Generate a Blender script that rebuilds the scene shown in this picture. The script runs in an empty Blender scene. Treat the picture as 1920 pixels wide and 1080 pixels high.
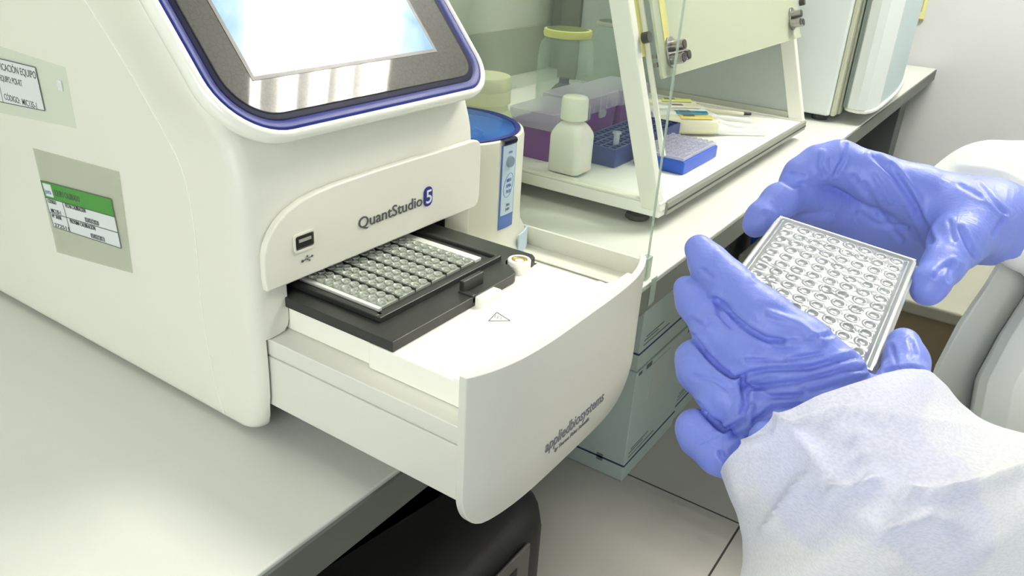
import bpy, bmesh, math, random
import numpy as np
from mathutils import Vector, Matrix
random.seed(7)
C = bpy.context.scene
COL = C.collection
PI = math.pi
# ------------------------------------------------------------------ camera
F = 1495.0
R = np.array([[0.5607, -0.3254, 0.7614], [-0.8261, -0.2822, 0.4878], [0.0561, -0.9025, -0.4271]])
U_, _, Vt_ = np.linalg.svd(R); R = U_ @ Vt_
CAM = np.array([0.0, 0.0, 0.40])
cd = bpy.data.cameras.new('camera'); cam = bpy.data.objects.new('camera', cd); COL.objects.link(cam)
cd.sensor_width = 36.0; cd.lens = 36.0 * F / 1920.0; cd.clip_start = 0.02; cd.clip_end = 60
M = Matrix.Identity(4)
for i in range(3):
    M[i][0] = R[i][0]; M[i][1] = -R[i][1]; M[i][2] = -R[i][2]; M[i][3] = CAM[i]
cam.matrix_world = M
C.camera = cam
# ------------------------------------------------------------------ view and world
C.view_settings.view_transform = 'Standard'; C.view_settings.look = 'None'
C.view_settings.gamma = 1.0; C.view_settings.use_curve_mapping = False
C.view_settings.exposure = 0.42
w = bpy.data.worlds.new('world'); C.world = w; w.use_nodes = True
w.node_tree.nodes['Background'].inputs[0].default_value = (0.9, 0.95, 1.0, 1)
w.node_tree.nodes['Background'].inputs[1].default_value = 1.0
C.cycles.max_bounces = 10; C.cycles.transparent_max_bounces = 24; C.cycles.caustics_reflective = False; C.cycles.caustics_refractive = False

def area(name, loc, target, sx, sy, power, col):
    l = bpy.data.lights.new(name, 'AREA'); l.shape = 'RECTANGLE'; l.size = sx; l.size_y = sy; l.energy = power; l.color = col
    o = bpy.data.objects.new(name, l); COL.objects.link(o); o.location = loc
    d = Vector(target) - Vector(loc); o.rotation_euler = d.to_track_quat('-Z', 'Y').to_euler(); return o
# area lamps before the unseen windows; the front lamp is an added fill
area('daylight_left', (-1.78, -0.3, 0.75), (0.5, 0.3, 0.0), 1.7, 1.2, 26, (1.0, 0.98, 0.97))
area('front_fill', (0.9, -2.68, 0.75), (0.8, 0.3, -0.1), 2.0, 1.2, 0.8, (0.95, 0.99, 1.0))

def W(x, y, d):
    return CAM + R @ (np.array([x - 960.0, y - 540.0, F]) * (d / F))

def pix(v):
    c = (np.asarray(v) - CAM) @ R
    return c[..., 0] / c[..., 2] * F + 960, c[..., 1] / c[..., 2] * F + 540

# ------------------------------------------------------------------ materials
def lin(c):
    return tuple(((x / 255.0) / 12.92 if x / 255.0 < 0.04045 else ((x / 255.0 + 0.055) / 1.055) ** 2.4) for x in c)

MATS = {}
def mat(name, rgb, rough=0.5, metal=0.0, alpha=1.0, trans=0.0, emit=None, es=0.0, coat=0.0, bump=None, var=None, spec=0.5, sss=0.0, ior=1.5):
    m = bpy.data.materials.new(name); m.use_nodes = True
    nt = m.node_tree; b = nt.nodes['Principled BSDF']
    col = lin(rgb)
    b.inputs['Base Color'].default_value = (*col, 1)
    b.inputs['Roughness'].default_value = rough; b.inputs['Metallic'].default_value = metal
    b.inputs['Alpha'].default_value = alpha; b.inputs['Transmission Weight'].default_value = trans
    b.inputs['Coat Weight'].default_value = coat; b.inputs['Coat Roughness'].default_value = 0.03
    b.inputs['Specular IOR Level'].default_value = spec; b.inputs['IOR'].default_value = ior
    if sss:
        b.inputs['Subsurface Weight'].default_value = sss; b.inputs['Subsurface Scale'].default_value = 0.01
    if emit:
        b.inputs['Emission Color'].default_value = (*lin(emit), 1); b.inputs['Emission Strength'].default_value = es
    tc = nt.nodes.new('ShaderNodeTexCoord')
    if var:   # slight wear and mottling: (scale, amount)
        n = nt.nodes.new('ShaderNodeTexNoise'); n.inputs['Scale'].default_value = var[0]; n.inputs['Detail'].default_value = 5
        nt.links.new(tc.outputs['Object'], n.inputs['Vector'])
        r = nt.nodes.new('ShaderNodeMapRange'); r.inputs['To Min'].default_value = 1 - var[1]; r.inputs['To Max'].default_value = 1 + var[1] * .4
        nt.links.new(n.outputs['Fac'], r.inputs['Value'])
        mx = nt.nodes.new('ShaderNodeMix'); mx.data_type = 'RGBA'; mx.blend_type = 'MULTIPLY'; mx.inputs[0].default_value = 1
        mx.inputs[6].default_value = (*col, 1); nt.links.new(r.outputs[0], mx.inputs[7]); nt.links.new(mx.outputs[2], b.inputs['Base Color'])
    if bump:  # (scale, strength, stretch)
        n = nt.nodes.new('ShaderNodeTexNoise'); n.inputs['Scale'].default_value = bump[0]; n.inputs['Detail'].default_value = 4
        mp = nt.nodes.new('ShaderNodeMapping'); mp.inputs['Scale'].default_value = bump[2] if len(bump) > 2 else (1, 1, 1)
        if len(bump) > 3: mp.inputs['Rotation'].default_value = bump[3]
        nt.links.new(tc.outputs['Object'], mp.inputs['Vector']); nt.links.new(mp.outputs[0], n.inputs['Vector'])
        bp = nt.nodes.new('ShaderNodeBump'); bp.inputs['Strength'].default_value = bump[1]; bp.inputs['Distance'].default_value = 0.002
        nt.links.new(n.outputs['Fac'], bp.inputs['Height']); nt.links.new(bp.outputs[0], b.inputs['Normal'])
    MATS[name] = m
    return m

casing = mat('casing_white', (232, 233, 221), 0.38, bump=(900, 0.04))
casing2 = mat('cover_white', (235, 235, 222), 0.30)
rimwhite = mat('rim_white', (244, 246, 236), 0.22, coat=0.3)
drawerw = mat('drawer_white_shaded', (224, 225, 215), 0.32)  # same plastic as the cover, greyed so its shade sits in the colour
traywhite = mat('tray_white', (250, 250, 238), 0.4)
bluerim = mat('gloss_blue_trim', (28, 42, 120), 0.38, spec=0.2)
bluedark = mat('dark_blue_trim', (14, 18, 50), 0.4, spec=0.12)
blackp = mat('black_plastic', (44, 46, 43), 0.38)
blackin = mat('black_interior', (14, 15, 15), 0.7)
ink = mat('ink_dark', (84, 88, 86), 0.6)
ink_soft = mat('ink_grey', (116, 118, 120), 0.6)
inkblue = mat('ink_blue', (36, 42, 130), 0.5)
inkwhite = mat('ink_white', (235, 238, 240), 0.5)
paper = mat('paper_white', (222, 228, 228), 0.7)
papergreen = mat('paper_green', (76, 152, 66), 0.6)
brass = mat('brass', (196, 160, 82), 0.3, metal=0.9)
steel = mat('steel', (150, 148, 146), 0.3, metal=0.9)
darksteel = mat('dark_steel', (70, 66, 66), 0.35, metal=0.7)
postgrey = mat('post_grey', (104, 108, 98), 0.5)
railm = mat('rail_grey', (140, 143, 132), 0.4, metal=0.3)
alu = mat('aluminium', (178, 180, 168), 0.4, metal=0.35)
usbm = mat('usb_shell', (110, 106, 92), 0.35, metal=0.6)
benchm = mat('bench_laminate', (212, 215, 208), 0.42, var=(3, 0.05), bump=(700, 0.05))
benchedge = mat('bench_edge', (98, 103, 96), 0.6, var=(6, 0.1))
framewhite = mat('frame_white', (230, 231, 219), 0.35)
basew = mat('cabinet_floor_white', (240, 241, 234), 0.35)
sidegrey = mat('brushed_grey', (172, 180, 176), 0.4, bump=(30, 0.2, (1, 14, 1)), var=(2.5, 0.12))
knobblk = mat('knob_black', (34, 34, 36), 0.35)
rubber = mat('rubber_dark', (60, 60, 60), 0.7)
navy = mat('rack_navy', (46, 62, 128), 0.45)
royal = mat('rack_blue', (30, 82, 190), 0.4)
purple = mat('tipbox_purple', (118, 46, 146), 0.35)
creamjar = mat('jar_cream', (224, 226, 190), 0.4, sss=0.2)
milky = mat('bottle_milky', (244, 243, 236), 0.3, sss=0.3)
capw = mat('cap_white', (240, 242, 226), 0.35)
yellowr = mat('yellow_ring', (204, 204, 120), 0.45)
yellows = mat('yellow_strip', (206, 200, 122), 0.5)
pipcream = mat('pipette_cream', (226, 224, 196), 0.35)
pipwhite = mat('pipette_white', (238, 240, 236), 0.3)
teal = mat('teal_button', (40, 130, 160), 0.35)
pipyel = mat('pipette_yellow', (226, 210, 110), 0.4)
piplime = mat('pipette_lime', (206, 214, 110), 0.4)
applw = mat('appliance_white', (236, 243, 241), 0.4)
applb = mat('appliance_pale_blue', (190, 212, 214), 0.35)
appltrim = mat('appliance_cream_trim', (206, 208, 184), 0.45)
wallm = mat('wall_paint', (206, 208, 208), 0.85, var=(3, 0.04), bump=(200, 0.06))
walld = mat('wall_grey_low_bounce', (112, 116, 112), 0.85, var=(3, 0.04))  # grey put on unseen walls to cut the light they bounce back
wallback = mat('wall_back_paint', (202, 206, 192), 0.8, var=(3, 0.05))
wallband = mat('wall_back_band', (158, 163, 150), 0.8, var=(3, 0.06))
ceilm = mat('ceiling_tile', (190, 191, 188), 0.9, var=(30, 0.04))
cartonm = mat('carton_white', (186, 203, 197), 0.7, var=(4, 0.06))
cartonblue = mat('carton_ink', (52, 56, 100), 0.7)
brownbox = mat('box_brown', (112, 98, 76), 0.8, var=(9, 0.1))
boxcream = mat('box_cream', (134, 134, 122), 0.7)
blackcase = mat('case_black', (13, 13, 13), 0.6, bump=(160, 0.1))
casegrey = mat('case_strip', (78, 76, 72), 0.5)
pedestal = mat('pedestal_dark', (88, 92, 90), 0.6)
bluebin = mat('bin_blue', (20, 84, 190), 0.45)
cardyel = mat('notice_yellow', (216, 216, 150), 0.6)
labelblue = mat('label_blue', (86, 116, 184), 0.45)
labelpale = mat('label_pale', (196, 216, 232), 0.45)
btngrey = mat('button_grey', (132, 150, 166), 0.3, metal=0.3)
centw = mat('centrifuge_white', (222, 222, 208), 0.32)

def glassy(name, rgb, a, rough=0.08, tint=None, rim=0.16):
    """clear sheet: transparent with a little gloss and a little haze"""
    m = bpy.data.materials.new(name); m.use_nodes = True; nt = m.node_tree; nt.nodes.clear()
    o = nt.nodes.new('ShaderNodeOutputMaterial'); t = nt.nodes.new('ShaderNodeBsdfTransparent')
    t.inputs[0].default_value = (*(tint or (0.97, 0.985, 0.975)), 1)
    p = nt.nodes.new('ShaderNodeBsdfPrincipled'); p.inputs['Base Color'].default_value = (*lin(rgb), 1); p.inputs['Roughness'].default_value = rough
    lw = nt.nodes.new('ShaderNodeLayerWeight'); lw.inputs['Blend'].default_value = 0.12
    mr = nt.nodes.new('ShaderNodeMapRange'); mr.inputs['To Min'].default_value = a; mr.inputs['To Max'].default_value = min(1, a + rim)
    nt.links.new(lw.outputs['Facing'], mr.inputs['Value'])
    mp = nt.nodes.new('ShaderNodeMath'); mp.operation = 'POWER'; mp.inputs[1].default_value = 1
    mx = nt.nodes.new('ShaderNodeMixShader'); nt.links.new(mr.outputs[0], mx.inputs[0])
    nt.links.new(t.outputs[0], mx.inputs[1]); nt.links.new(p.outputs[0], mx.inputs[2]); nt.links.new(mx.outputs[0], o.inputs[0])
    return m
acryl = glassy('clear_acrylic', (200, 210, 196), 0.015)
acryledge = mat('acrylic_edge', (186, 206, 192), 0.15, alpha=0.6)
acryldoor = glassy('acrylic_cream_reflection', (212, 218, 192), 0.5, 0.15)  # door's reflection and the cream seen through it put into diffuse colour
jarglass = glassy('jar_glass', (200, 214, 204), 0.10, rim=0.55)
lidclear = glassy('lid_translucent', (222, 220, 236), 0.42, 0.2)
tubeclear = glassy('tube_clear', (225, 230, 245), 0.4, 0.15)
bluelid = glassy('blue_lid', (60, 120, 215), 0.42, 0.08, (0.35, 0.58, 0.98))
tape = glassy('sticky_tape', (202, 204, 184), 0.24, 0.3)
tapec = glassy('clear_tape', (215, 220, 205), 0.03, 0.3)

def wellmat(name, rgb, alpha, rough):
    m = mat(name, rgb, rough, alpha=alpha, coat=0.35); m.node_tree.nodes['Principled BSDF'].inputs['Coat Roughness'].default_value = 0.12
    return m
heldm = wellmat('held_plate_plastic', (150, 157, 160), 0.92, 0.22)
stripm = wellmat('strip_plastic', (176, 182, 170), 0.95, 0.12)

# floor tiles
def floor_mat():
    m = mat('floor_tile', (150, 152, 144), 0.4); nt = m.node_tree; b = nt.nodes['Principled BSDF']
    tc = nt.nodes.new('ShaderNodeTexCoord'); sx = nt.nodes.new('ShaderNodeSeparateXYZ'); nt.links.new(tc.outputs['Object'], sx.inputs[0])
    outs = []
    for ax, off in (('X', 1.583), ('Y', 0.32)):
        a = nt.nodes.new('ShaderNodeMath'); a.operation = 'ADD'; a.inputs[1].default_value = 12 - off + 0.0025; nt.links.new(sx.outputs[ax], a.inputs[0])
        q = nt.nodes.new('ShaderNodeMath'); q.operation = 'MODULO'; q.inputs[1].default_value = 0.6; nt.links.new(a.outputs[0], q.inputs[0])
        l = nt.nodes.new('ShaderNodeMath'); l.operation = 'LESS_THAN'; l.inputs[1].default_value = 0.005; nt.links.new(q.outputs[0], l.inputs[0]); outs.append(l)
    mxm = nt.nodes.new('ShaderNodeMath'); mxm.operation = 'MAXIMUM'; nt.links.new(outs[0].outputs[0], mxm.inputs[0]); nt.links.new(outs[1].outputs[0], mxm.inputs[1])
    n = nt.nodes.new('ShaderNodeTexNoise'); n.inputs['Scale'].default_value = 5; nt.links.new(tc.outputs['Object'], n.inputs['Vector'])
    cr = nt.nodes.new('ShaderNodeMix'); cr.data_type = 'RGBA'; cr.inputs[6].default_value = (*lin((176, 175, 168)), 1); cr.inputs[7].default_value = (*lin((190, 188, 181)), 1)
    nt.links.new(n.outputs['Fac'], cr.inputs[0])
    mx = nt.nodes.new('ShaderNodeMix'); mx.data_type = 'RGBA'; nt.links.new(mxm.outputs[0], mx.inputs[0]); nt.links.new(cr.outputs[2], mx.inputs[6]); mx.inputs[7].default_value = (*lin((66, 62, 60)), 1)
    nt.links.new(mx.outputs[2], b.inputs['Base Color']); return m
floorm = floor_mat()

def bezel_mat():
    m = mat('bezel_patterned', (98, 100, 90), 0.34, coat=0.55); nt = m.node_tree; b = nt.nodes['Principled BSDF']
    tc = nt.nodes.new('ShaderNodeTexCoord'); v = nt.nodes.new('ShaderNodeTexVoronoi'); v.feature = 'DISTANCE_TO_EDGE'; v.inputs['Scale'].default_value = 210
    nt.links.new(tc.outputs['Object'], v.inputs['Vector'])
    r = nt.nodes.new('ShaderNodeMapRange'); r.inputs['From Max'].default_value = 0.07; nt.links.new(v.outputs['Distance'], r.inputs['Value'])
    mx = nt.nodes.new('ShaderNodeMix'); mx.data_type = 'RGBA'; mx.inputs[6].default_value = (*lin((52, 53, 49)), 1); mx.inputs[7].default_value = (*lin((66, 67, 61)), 1)
    nt.links.new(r.outputs[0], mx.inputs[0]); nt.links.new(mx.outputs[2], b.inputs['Base Color']); return m
bezelm = bezel_mat(); bezelm.node_tree.nodes['Principled BSDF'].inputs['Specular IOR Level'].default_value = 0.1

def display_mat():
    m = mat('display_lit', (120, 150, 180), 0.1, coat=0.9, emit=(140, 172, 205), es=0.55); nt = m.node_tree; b = nt.nodes['Principled BSDF']
    tc = nt.nodes.new('ShaderNodeTexCoord'); n = nt.nodes.new('ShaderNodeTexNoise'); n.inputs['Scale'].default_value = 22; n.inputs['Detail'].default_value = 3; n.inputs['Distortion'].default_value = 1.0
    nt.links.new(tc.outputs['Object'], n.inputs['Vector'])
    cr = nt.nodes.new('ShaderNodeValToRGB'); e = cr.color_ramp.elements
    e[0].position = 0.35; e[0].color = (*lin((108, 148, 190)), 1); e[1].position = 0.62; e[1].color = (*lin((176, 204, 214)), 1)
    nt.links.new(n.outputs['Fac'], cr.inputs[0]); nt.links.new(cr.outputs[0], b.inputs['Emission Color']); return m
displaym = display_mat()

def glove_mat():
    m = mat('nitrile_blue', (118, 134, 216), 0.44, sss=0.0, spec=0.4); nt = m.node_tree; b = nt.nodes['Principled BSDF']
    tc = nt.nodes.new('ShaderNodeTexCoord')
    hs = []
    for sc, st, rot, a in ((70, (1, 3.2, 1), (0.3, 0.2, 0.7), 0.6), (150, (2.4, 1, 1), (0.2, 0.9, 0.2), 0.4)):
        mp = nt.nodes.new('ShaderNodeMapping'); mp.inputs['Scale'].default_value = st; mp.inputs['Rotation'].default_value = rot
        n = nt.nodes.new('ShaderNodeTexNoise'); n.inputs['Scale'].default_value = sc; n.inputs['Detail'].default_value = 2; n.inputs['Distortion'].default_value = 0.6
        nt.links.new(tc.outputs['Object'], mp.inputs[0]); nt.links.new(mp.outputs[0], n.inputs['Vector'])
        s = nt.nodes.new('ShaderNodeMath'); s.operation = 'MULTIPLY'; s.inputs[1].default_value = a; nt.links.new(n.outputs['Fac'], s.inputs[0]); hs.append(s)
    ad = nt.nodes.new('ShaderNodeMath'); nt.links.new(hs[0].outputs[0], ad.inputs[0]); nt.links.new(hs[1].outputs[0], ad.inputs[1])
    bp = nt.nodes.new('ShaderNodeBump'); bp.inputs['Strength'].default_value = 0.35; bp.inputs['Distance'].default_value = 0.0022
    nt.links.new(ad.outputs[0], bp.inputs['Height']); nt.links.new(bp.outputs[0], b.inputs['Normal']); return m
glovem = glove_mat()

def gown_mat(name, rgb, opac, rough=0.85):
    m = mat(name, rgb, rough, spec=0.15); nt = m.node_tree; b = nt.nodes['Principled BSDF']
    tc = nt.nodes.new('ShaderNodeTexCoord')
    n = nt.nodes.new('ShaderNodeTexNoise'); n.inputs['Scale'].default_value = 620; n.inputs['Detail'].default_value = 5
    mp = nt.nodes.new('ShaderNodeMapping'); mp.inputs['Scale'].default_value = (1, 1, 3); mp.inputs['Rotation'].default_value = (0.6, 0.5, 0.3)
    nt.links.new(tc.outputs['Object'], mp.inputs[0]); nt.links.new(mp.outputs[0], n.inputs['Vector'])
    bp = nt.nodes.new('ShaderNodeBump'); bp.inputs['Strength'].default_value = 0.035; bp.inputs['Distance'].default_value = 0.0005
    nt.links.new(n.outputs['Fac'], bp.inputs['Height']); nt.links.new(bp.outputs[0], b.inputs['Normal'])
    if opac < 1:
        r = nt.nodes.new('ShaderNodeMapRange'); r.inputs['From Min'].default_value = 0.35; r.inputs['From Max'].default_value = 0.6
        r.inputs['To Min'].default_value = opac - 0.07; r.inputs['To Max'].default_value = min(1, opac + 0.05)
        nt.links.new(n.outputs['Fac'], r.inputs['Value']); nt.links.new(r.outputs[0], b.inputs['Alpha'])
    return m
gownm = gown_mat('gown_nonwoven', (226, 228, 228), 1.0)
sleevem = gown_mat('sleeve_nonwoven', (252, 253, 254), 0.78)
def add_translucent(m, fac):
    nt = m.node_tree; b = nt.nodes['Principled BSDF']; o = [n for n in nt.nodes if n.type == 'OUTPUT_MATERIAL'][0]
    al = b.inputs['Alpha'].links[0].from_socket; nt.links.remove(b.inputs['Alpha'].links[0]); b.inputs['Alpha'].default_value = 1
    t = nt.nodes.new('ShaderNodeBsdfTranslucent'); t.inputs[0].default_value = (0.85, 0.87, 0.9, 1); tr = nt.nodes.new('ShaderNodeBsdfTransparent')
    m1 = nt.nodes.new('ShaderNodeMixShader'); m1.inputs[0].default_value = fac; nt.links.new(b.outputs[0], m1.inputs[1]); nt.links.new(t.outputs[0], m1.inputs[2])
    m2 = nt.nodes.new('ShaderNodeMixShader'); nt.links.new(al, m2.inputs[0]); nt.links.new(tr.outputs[0], m2.inputs[1]); nt.links.new(m1.outputs[0], m2.inputs[2])
    nt.links.new(m2.outputs[0], o.inputs[0])
add_translucent(sleevem, 0.35)
gownf = gown_mat('gown_front_nonwoven', (230, 233, 227), 1.0)

# ------------------------------------------------------------------ object helpers
def wloc(p):
    v = Vector((0, 0, 0))
    while p: v = v + p.location; p = p.parent
    return v

def thing(name, loc, label, cat, group=None, rot=None):
    o = bpy.data.objects.new(name, None); COL.objects.link(o); o.location = loc; o.empty_display_size = 0.03
    if rot: o.rotation_euler = rot
    o['label'] = label; o['category'] = cat
    if group: o['group'] = group
    return o

def tag(o, label, cat, group=None):
    o['label'] = label; o['category'] = cat
    if group: o['group'] = group
    return o

def recalc(me):
    bm = bmesh.new(); bm.from_mesh(me); bmesh.ops.recalc_face_normals(bm, faces=bm.faces); bm.to_mesh(me); bm.free()

def part(name, V, Fc, m, parent=None, local=False, smooth=False, bev=0.0, seg=2, angle=35, label=None, kind=None, mats=None, fm=None):
    me = bpy.data.meshes.new(name)
    V = np.asarray(V, float)
    if parent is not None and not local:
        V = V - np.array(wloc(parent))
    me.from_pydata([tuple(v) for v in V], [], [tuple(int(i) for i in f) for f in Fc]); me.update()
    recalc(me)
    for mm in (mats or [m]): me.materials.append(mm)
    if fm is not None: me.polygons.foreach_set('material_index', fm)
    o = bpy.data.objects.new(name, me); COL.objects.link(o)
    if parent is not None: o.parent = parent
    if bev > 0:
        b = o.modifiers.new('bevel', 'BEVEL'); b.width = bev; b.segments = seg; b.limit_method = 'ANGLE'; b.angle_limit = math.radians(30)
    if smooth or bev > 0:
        me.polygons.foreach_set('use_smooth', [True] * len(me.polygons))
        if bev > 0:
            wn = o.modifiers.new('wn', 'WEIGHTED_NORMAL'); wn.keep_sharp = True
        elif angle < 180:
            try: me.set_sharp_from_angle(angle=math.radians(angle))
            except Exception: pass
    if label: o['label'] = label
    if kind: o['kind'] = kind
    return o

BF = [(0, 3, 2, 1), (4, 5, 6, 7), (0, 1, 5, 4), (1, 2, 6, 5), (2, 3, 7, 6), (3, 0, 4, 7)]
def boxv(lo, hi):
    a, b, c = lo; d, e, f = hi
    return [(a, b, c), (d, b, c), (d, e, c), (a, e, c), (a, b, f), (d, b, f), (d, e, f), (a, e, f)]
def box(name, lo, hi, m, parent=None, bev=0.0, **k):
    return part(name, boxv(lo, hi), BF, m, parent, bev=bev, **k)
def join(items):
    V = []; Fc = []; n = 0
    for v, f in items:
        V += [tuple(p) for p in v]; Fc += [tuple(i + n for i in q) for q in f]; n += len(v)
    return V, Fc
def boxes(name, lst, m, parent=None, bev=0.0, **k):
    V, Fc = join([(boxv(a, b), BF) for a, b in lst]); return part(name, V, Fc, m, parent, bev=bev, **k)

def lathe_vf(prof, c=(0, 0, 0), n=40, cap=True):
    V = []; Fc = []
    for r, z in prof:
        for i in range(n):
            a = 2 * PI * i / n; V.append((c[0] + r * math.cos(a), c[1] + r * math.sin(a), c[2] + z))
    for j in range(len(prof) - 1):
        for i in range(n):
            k = (i + 1) % n; Fc.append((j * n + i, j * n + k, (j + 1) * n + k, (j + 1) * n + i))
    if cap:
        if prof[0][0] > 1e-5: Fc.append(tuple(range(n))[::-1])
        if prof[-1][0] > 1e-5: Fc.append(tuple((len(prof) - 1) * n + i for i in range(n)))
    return V, Fc
def lathe(name, prof, c, m, parent=None, n=40, cap=True, **k):
    V, Fc = lathe_vf(prof, c, n, cap); return part(name, V, Fc, m, parent, smooth=True, **k)

def rod_vf(p, q, r, r2=None, n=14):
    p = Vector(p); q = Vector(q); d = (q - p).normalized(); u = d.orthogonal().normalized(); v = d.cross(u); r2 = r if r2 is None else r2
    V = []; 
    for c, rr in ((p, r), (q, r2)):
        for i in range(n):
            a = 2 * PI * i / n; V.append(tuple(c + u * (rr * math.cos(a)) + v * (rr * math.sin(a))))
    Fc = [(i, (i + 1) % n, n + (i + 1) % n, n + i) for i in range(n)] + [tuple(range(n))[::-1], tuple(range(n, 2 * n))]
    return V, Fc
def rod(name, p, q, r, m, parent=None, r2=None, n=14, **k):
    V, Fc = rod_vf(p, q, r, r2, n); return part(name, V, Fc, m, parent, smooth=True, **k)

def tube_vf(pts, r, n=8, closed=False):
    pts = [Vector(p) for p in pts]; V = []; Fc = []; L = len(pts); prev = None
    for i, p in enumerate(pts):
        a = pts[(i - 1) % L] if (closed or i > 0) else p; b = pts[(i + 1) % L] if (closed or i < L - 1) else p
        d = (b - a).normalized()
        u = (d.orthogonal() if prev is None else (prev - d * prev.dot(d))).normalized(); prev = u; v = d.cross(u)
        for k in range(n):
            t = 2 * PI * k / n; V.append(tuple(p + u * r * math.cos(t) + v * r * math.sin(t)))
    for i in range(L if closed else L - 1):
        j = (i + 1) % L
        for k in range(n): Fc.append((i * n + k, i * n + (k + 1) % n, j * n + (k + 1) % n, j * n + k))
    return V, Fc
def tube(name, pts, r, m, parent=None, n=8, closed=False, **k):
    V, Fc = tube_vf(pts, r, n, closed); return part(name, V, Fc, m, parent, smooth=True, angle=180, **k)

def prism_vf(outline, o, u, v, w):
    """2-D outline extruded: point = o + a*u + b*v (+ w)"""
    o, u, v, w = map(np.array, (o, u, v, w)); n = len(outline)
    V = [o + a * u + b * v for a, b in outline] + [o + a * u + b * v + w for a, b in outline]
    Fc = [tuple(range(n)), tuple(range(n, 2 * n))[::-1]] + [(i, n + i, n + (i + 1) % n, (i + 1) % n) for i in range(n)]
    return V, Fc
def prism(name, outline, o, u, v, w, m, parent=None, **k):
    V, Fc = prism_vf(outline, o, u, v, w); return part(name, V, Fc, m, parent, **k)

def rrect(x0, y0, x1, y1, r, n=8):
    """rounded rectangle; r is one radius or four (bl, br, tr, tl)"""
    r = (r,) * 4 if not hasattr(r, '__len__') else r; P = []
    for (cx, cy, a0, q) in ((x0 + r[0], y0 + r[0], PI, r[0]), (x1 - r[1], y0 + r[1], 1.5 * PI, r[1]), (x1 - r[2], y1 - r[2], 0, r[2]), (x0 + r[3], y1 - r[3], PI / 2, r[3])):
        for i in range(n + 1):
            a = a0 + PI / 2 * i / n; P.append((cx + q * math.cos(a), cy + q * math.sin(a)))
    return P

def ring_prism(name, outer, inner, o, u, v, w, m, parent=None, **k):
    o, u, v, w = map(np.array, (o, u, v, w)); n = len(outer)
    V = [o + a * u + b * v for a, b in outer] + [o + a * u + b * v for a, b in inner]
    V += [p + w for p in V[:2 * n]]
    Fc = []
    for i in range(n):
        j = (i + 1) % n
        Fc += [(i, j, n + j, n + i), (2 * n + i, 3 * n + i, 3 * n + j, 2 * n + j), (i, 2 * n + i, 2 * n + j, j), (n + i, n + j, 3 * n + j, 3 * n + i)]
    return part(name, V, Fc, m, parent, **k)

def text(name, s, size, o, u, v, m, parent, sx=1.0, thick=0.0003, align='LEFT', shear=0.0, spacing=1.0, label=None, maxw=None):
    """lettering as thin relief: origin o, reading direction u, up v"""
    c = bpy.data.curves.new(name, 'FONT'); c.body = s; c.size = size; c.extrude = thick; c.align_x = align; c.shear = shear; c.space_character = spacing; c.resolution_u = 3; c.offset = size * 0.006
    t = bpy.data.objects.new('tmp', c); COL.objects.link(t)
    dg = bpy.context.evaluated_depsgraph_get(); me = bpy.data.meshes.new_from_object(t.evaluated_get(dg)); COL.objects.unlink(t); bpy.data.objects.remove(t)
    u = Vector(u).normalized(); v = Vector(v).normalized(); nrm = u.cross(v)
    if maxw and len(me.vertices):
        xs = [q.co.x for q in me.vertices]; sx = maxw / (max(xs) - min(xs)); 
    base = Vector(o) - (wloc(parent) if parent else Vector((0, 0, 0)))
    for q in me.vertices: q.co = base + u * q.co.x * sx + v * q.co.y + nrm * q.co.z
    me.materials.clear(); me.materials.append(m); me.name = name
    ob = bpy.data.objects.new(name, me); COL.objects.link(ob); ob.parent = parent
    if label: ob['label'] = label
    return ob

def loft(rings, closed=True, cap=True):
    """rings: list of equal-length point lists"""
    n = len(rings[0]); V = [tuple(p) for r in rings for p in r]; Fc = []
    for j in range(len(rings) - 1):
        for i in range(n if closed else n - 1):
            k = (i + 1) % n; Fc.append((j * n + i, j * n + k, (j + 1) * n + k, (j + 1) * n + i))
    if cap and closed:
        Fc.append(tuple(range(n))[::-1]); Fc.append(tuple((len(rings) - 1) * n + i for i in range(n)))
    return V, Fc

def struct(o):
    o['kind'] = 'structure'; return o

def interp(x, pts):
    xs = [p[0] for p in pts]; return float(np.interp(x, xs, [p[1] for p in pts]))
def smoothi(x, pts):
    xs = np.array([p[0] for p in pts], float); ys = np.array([p[1] for p in pts], float)
    i = int(np.clip(np.searchsorted(xs, x) - 1, 0, len(xs) - 2)); t = (x - xs[i]) / (xs[i + 1] - xs[i]); t = min(max(t, 0), 1)
    def m(k):
        if k == 0: return (ys[1] - ys[0]) / (xs[1] - xs[0])
        if k == len(xs) - 1: return (ys[-1] - ys[-2]) / (xs[-1] - xs[-2])
        return (ys[k + 1] - ys[k - 1]) / (xs[k + 1] - xs[k - 1])
    h = xs[i + 1] - xs[i]; t2 = t * t; t3 = t2 * t
    return (2 * t3 - 3 * t2 + 1) * ys[i] + (t3 - 2 * t2 + t) * h * m(i) + (-2 * t3 + 3 * t2) * ys[i + 1] + (t3 - t2) * h * m(i + 1)

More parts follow.
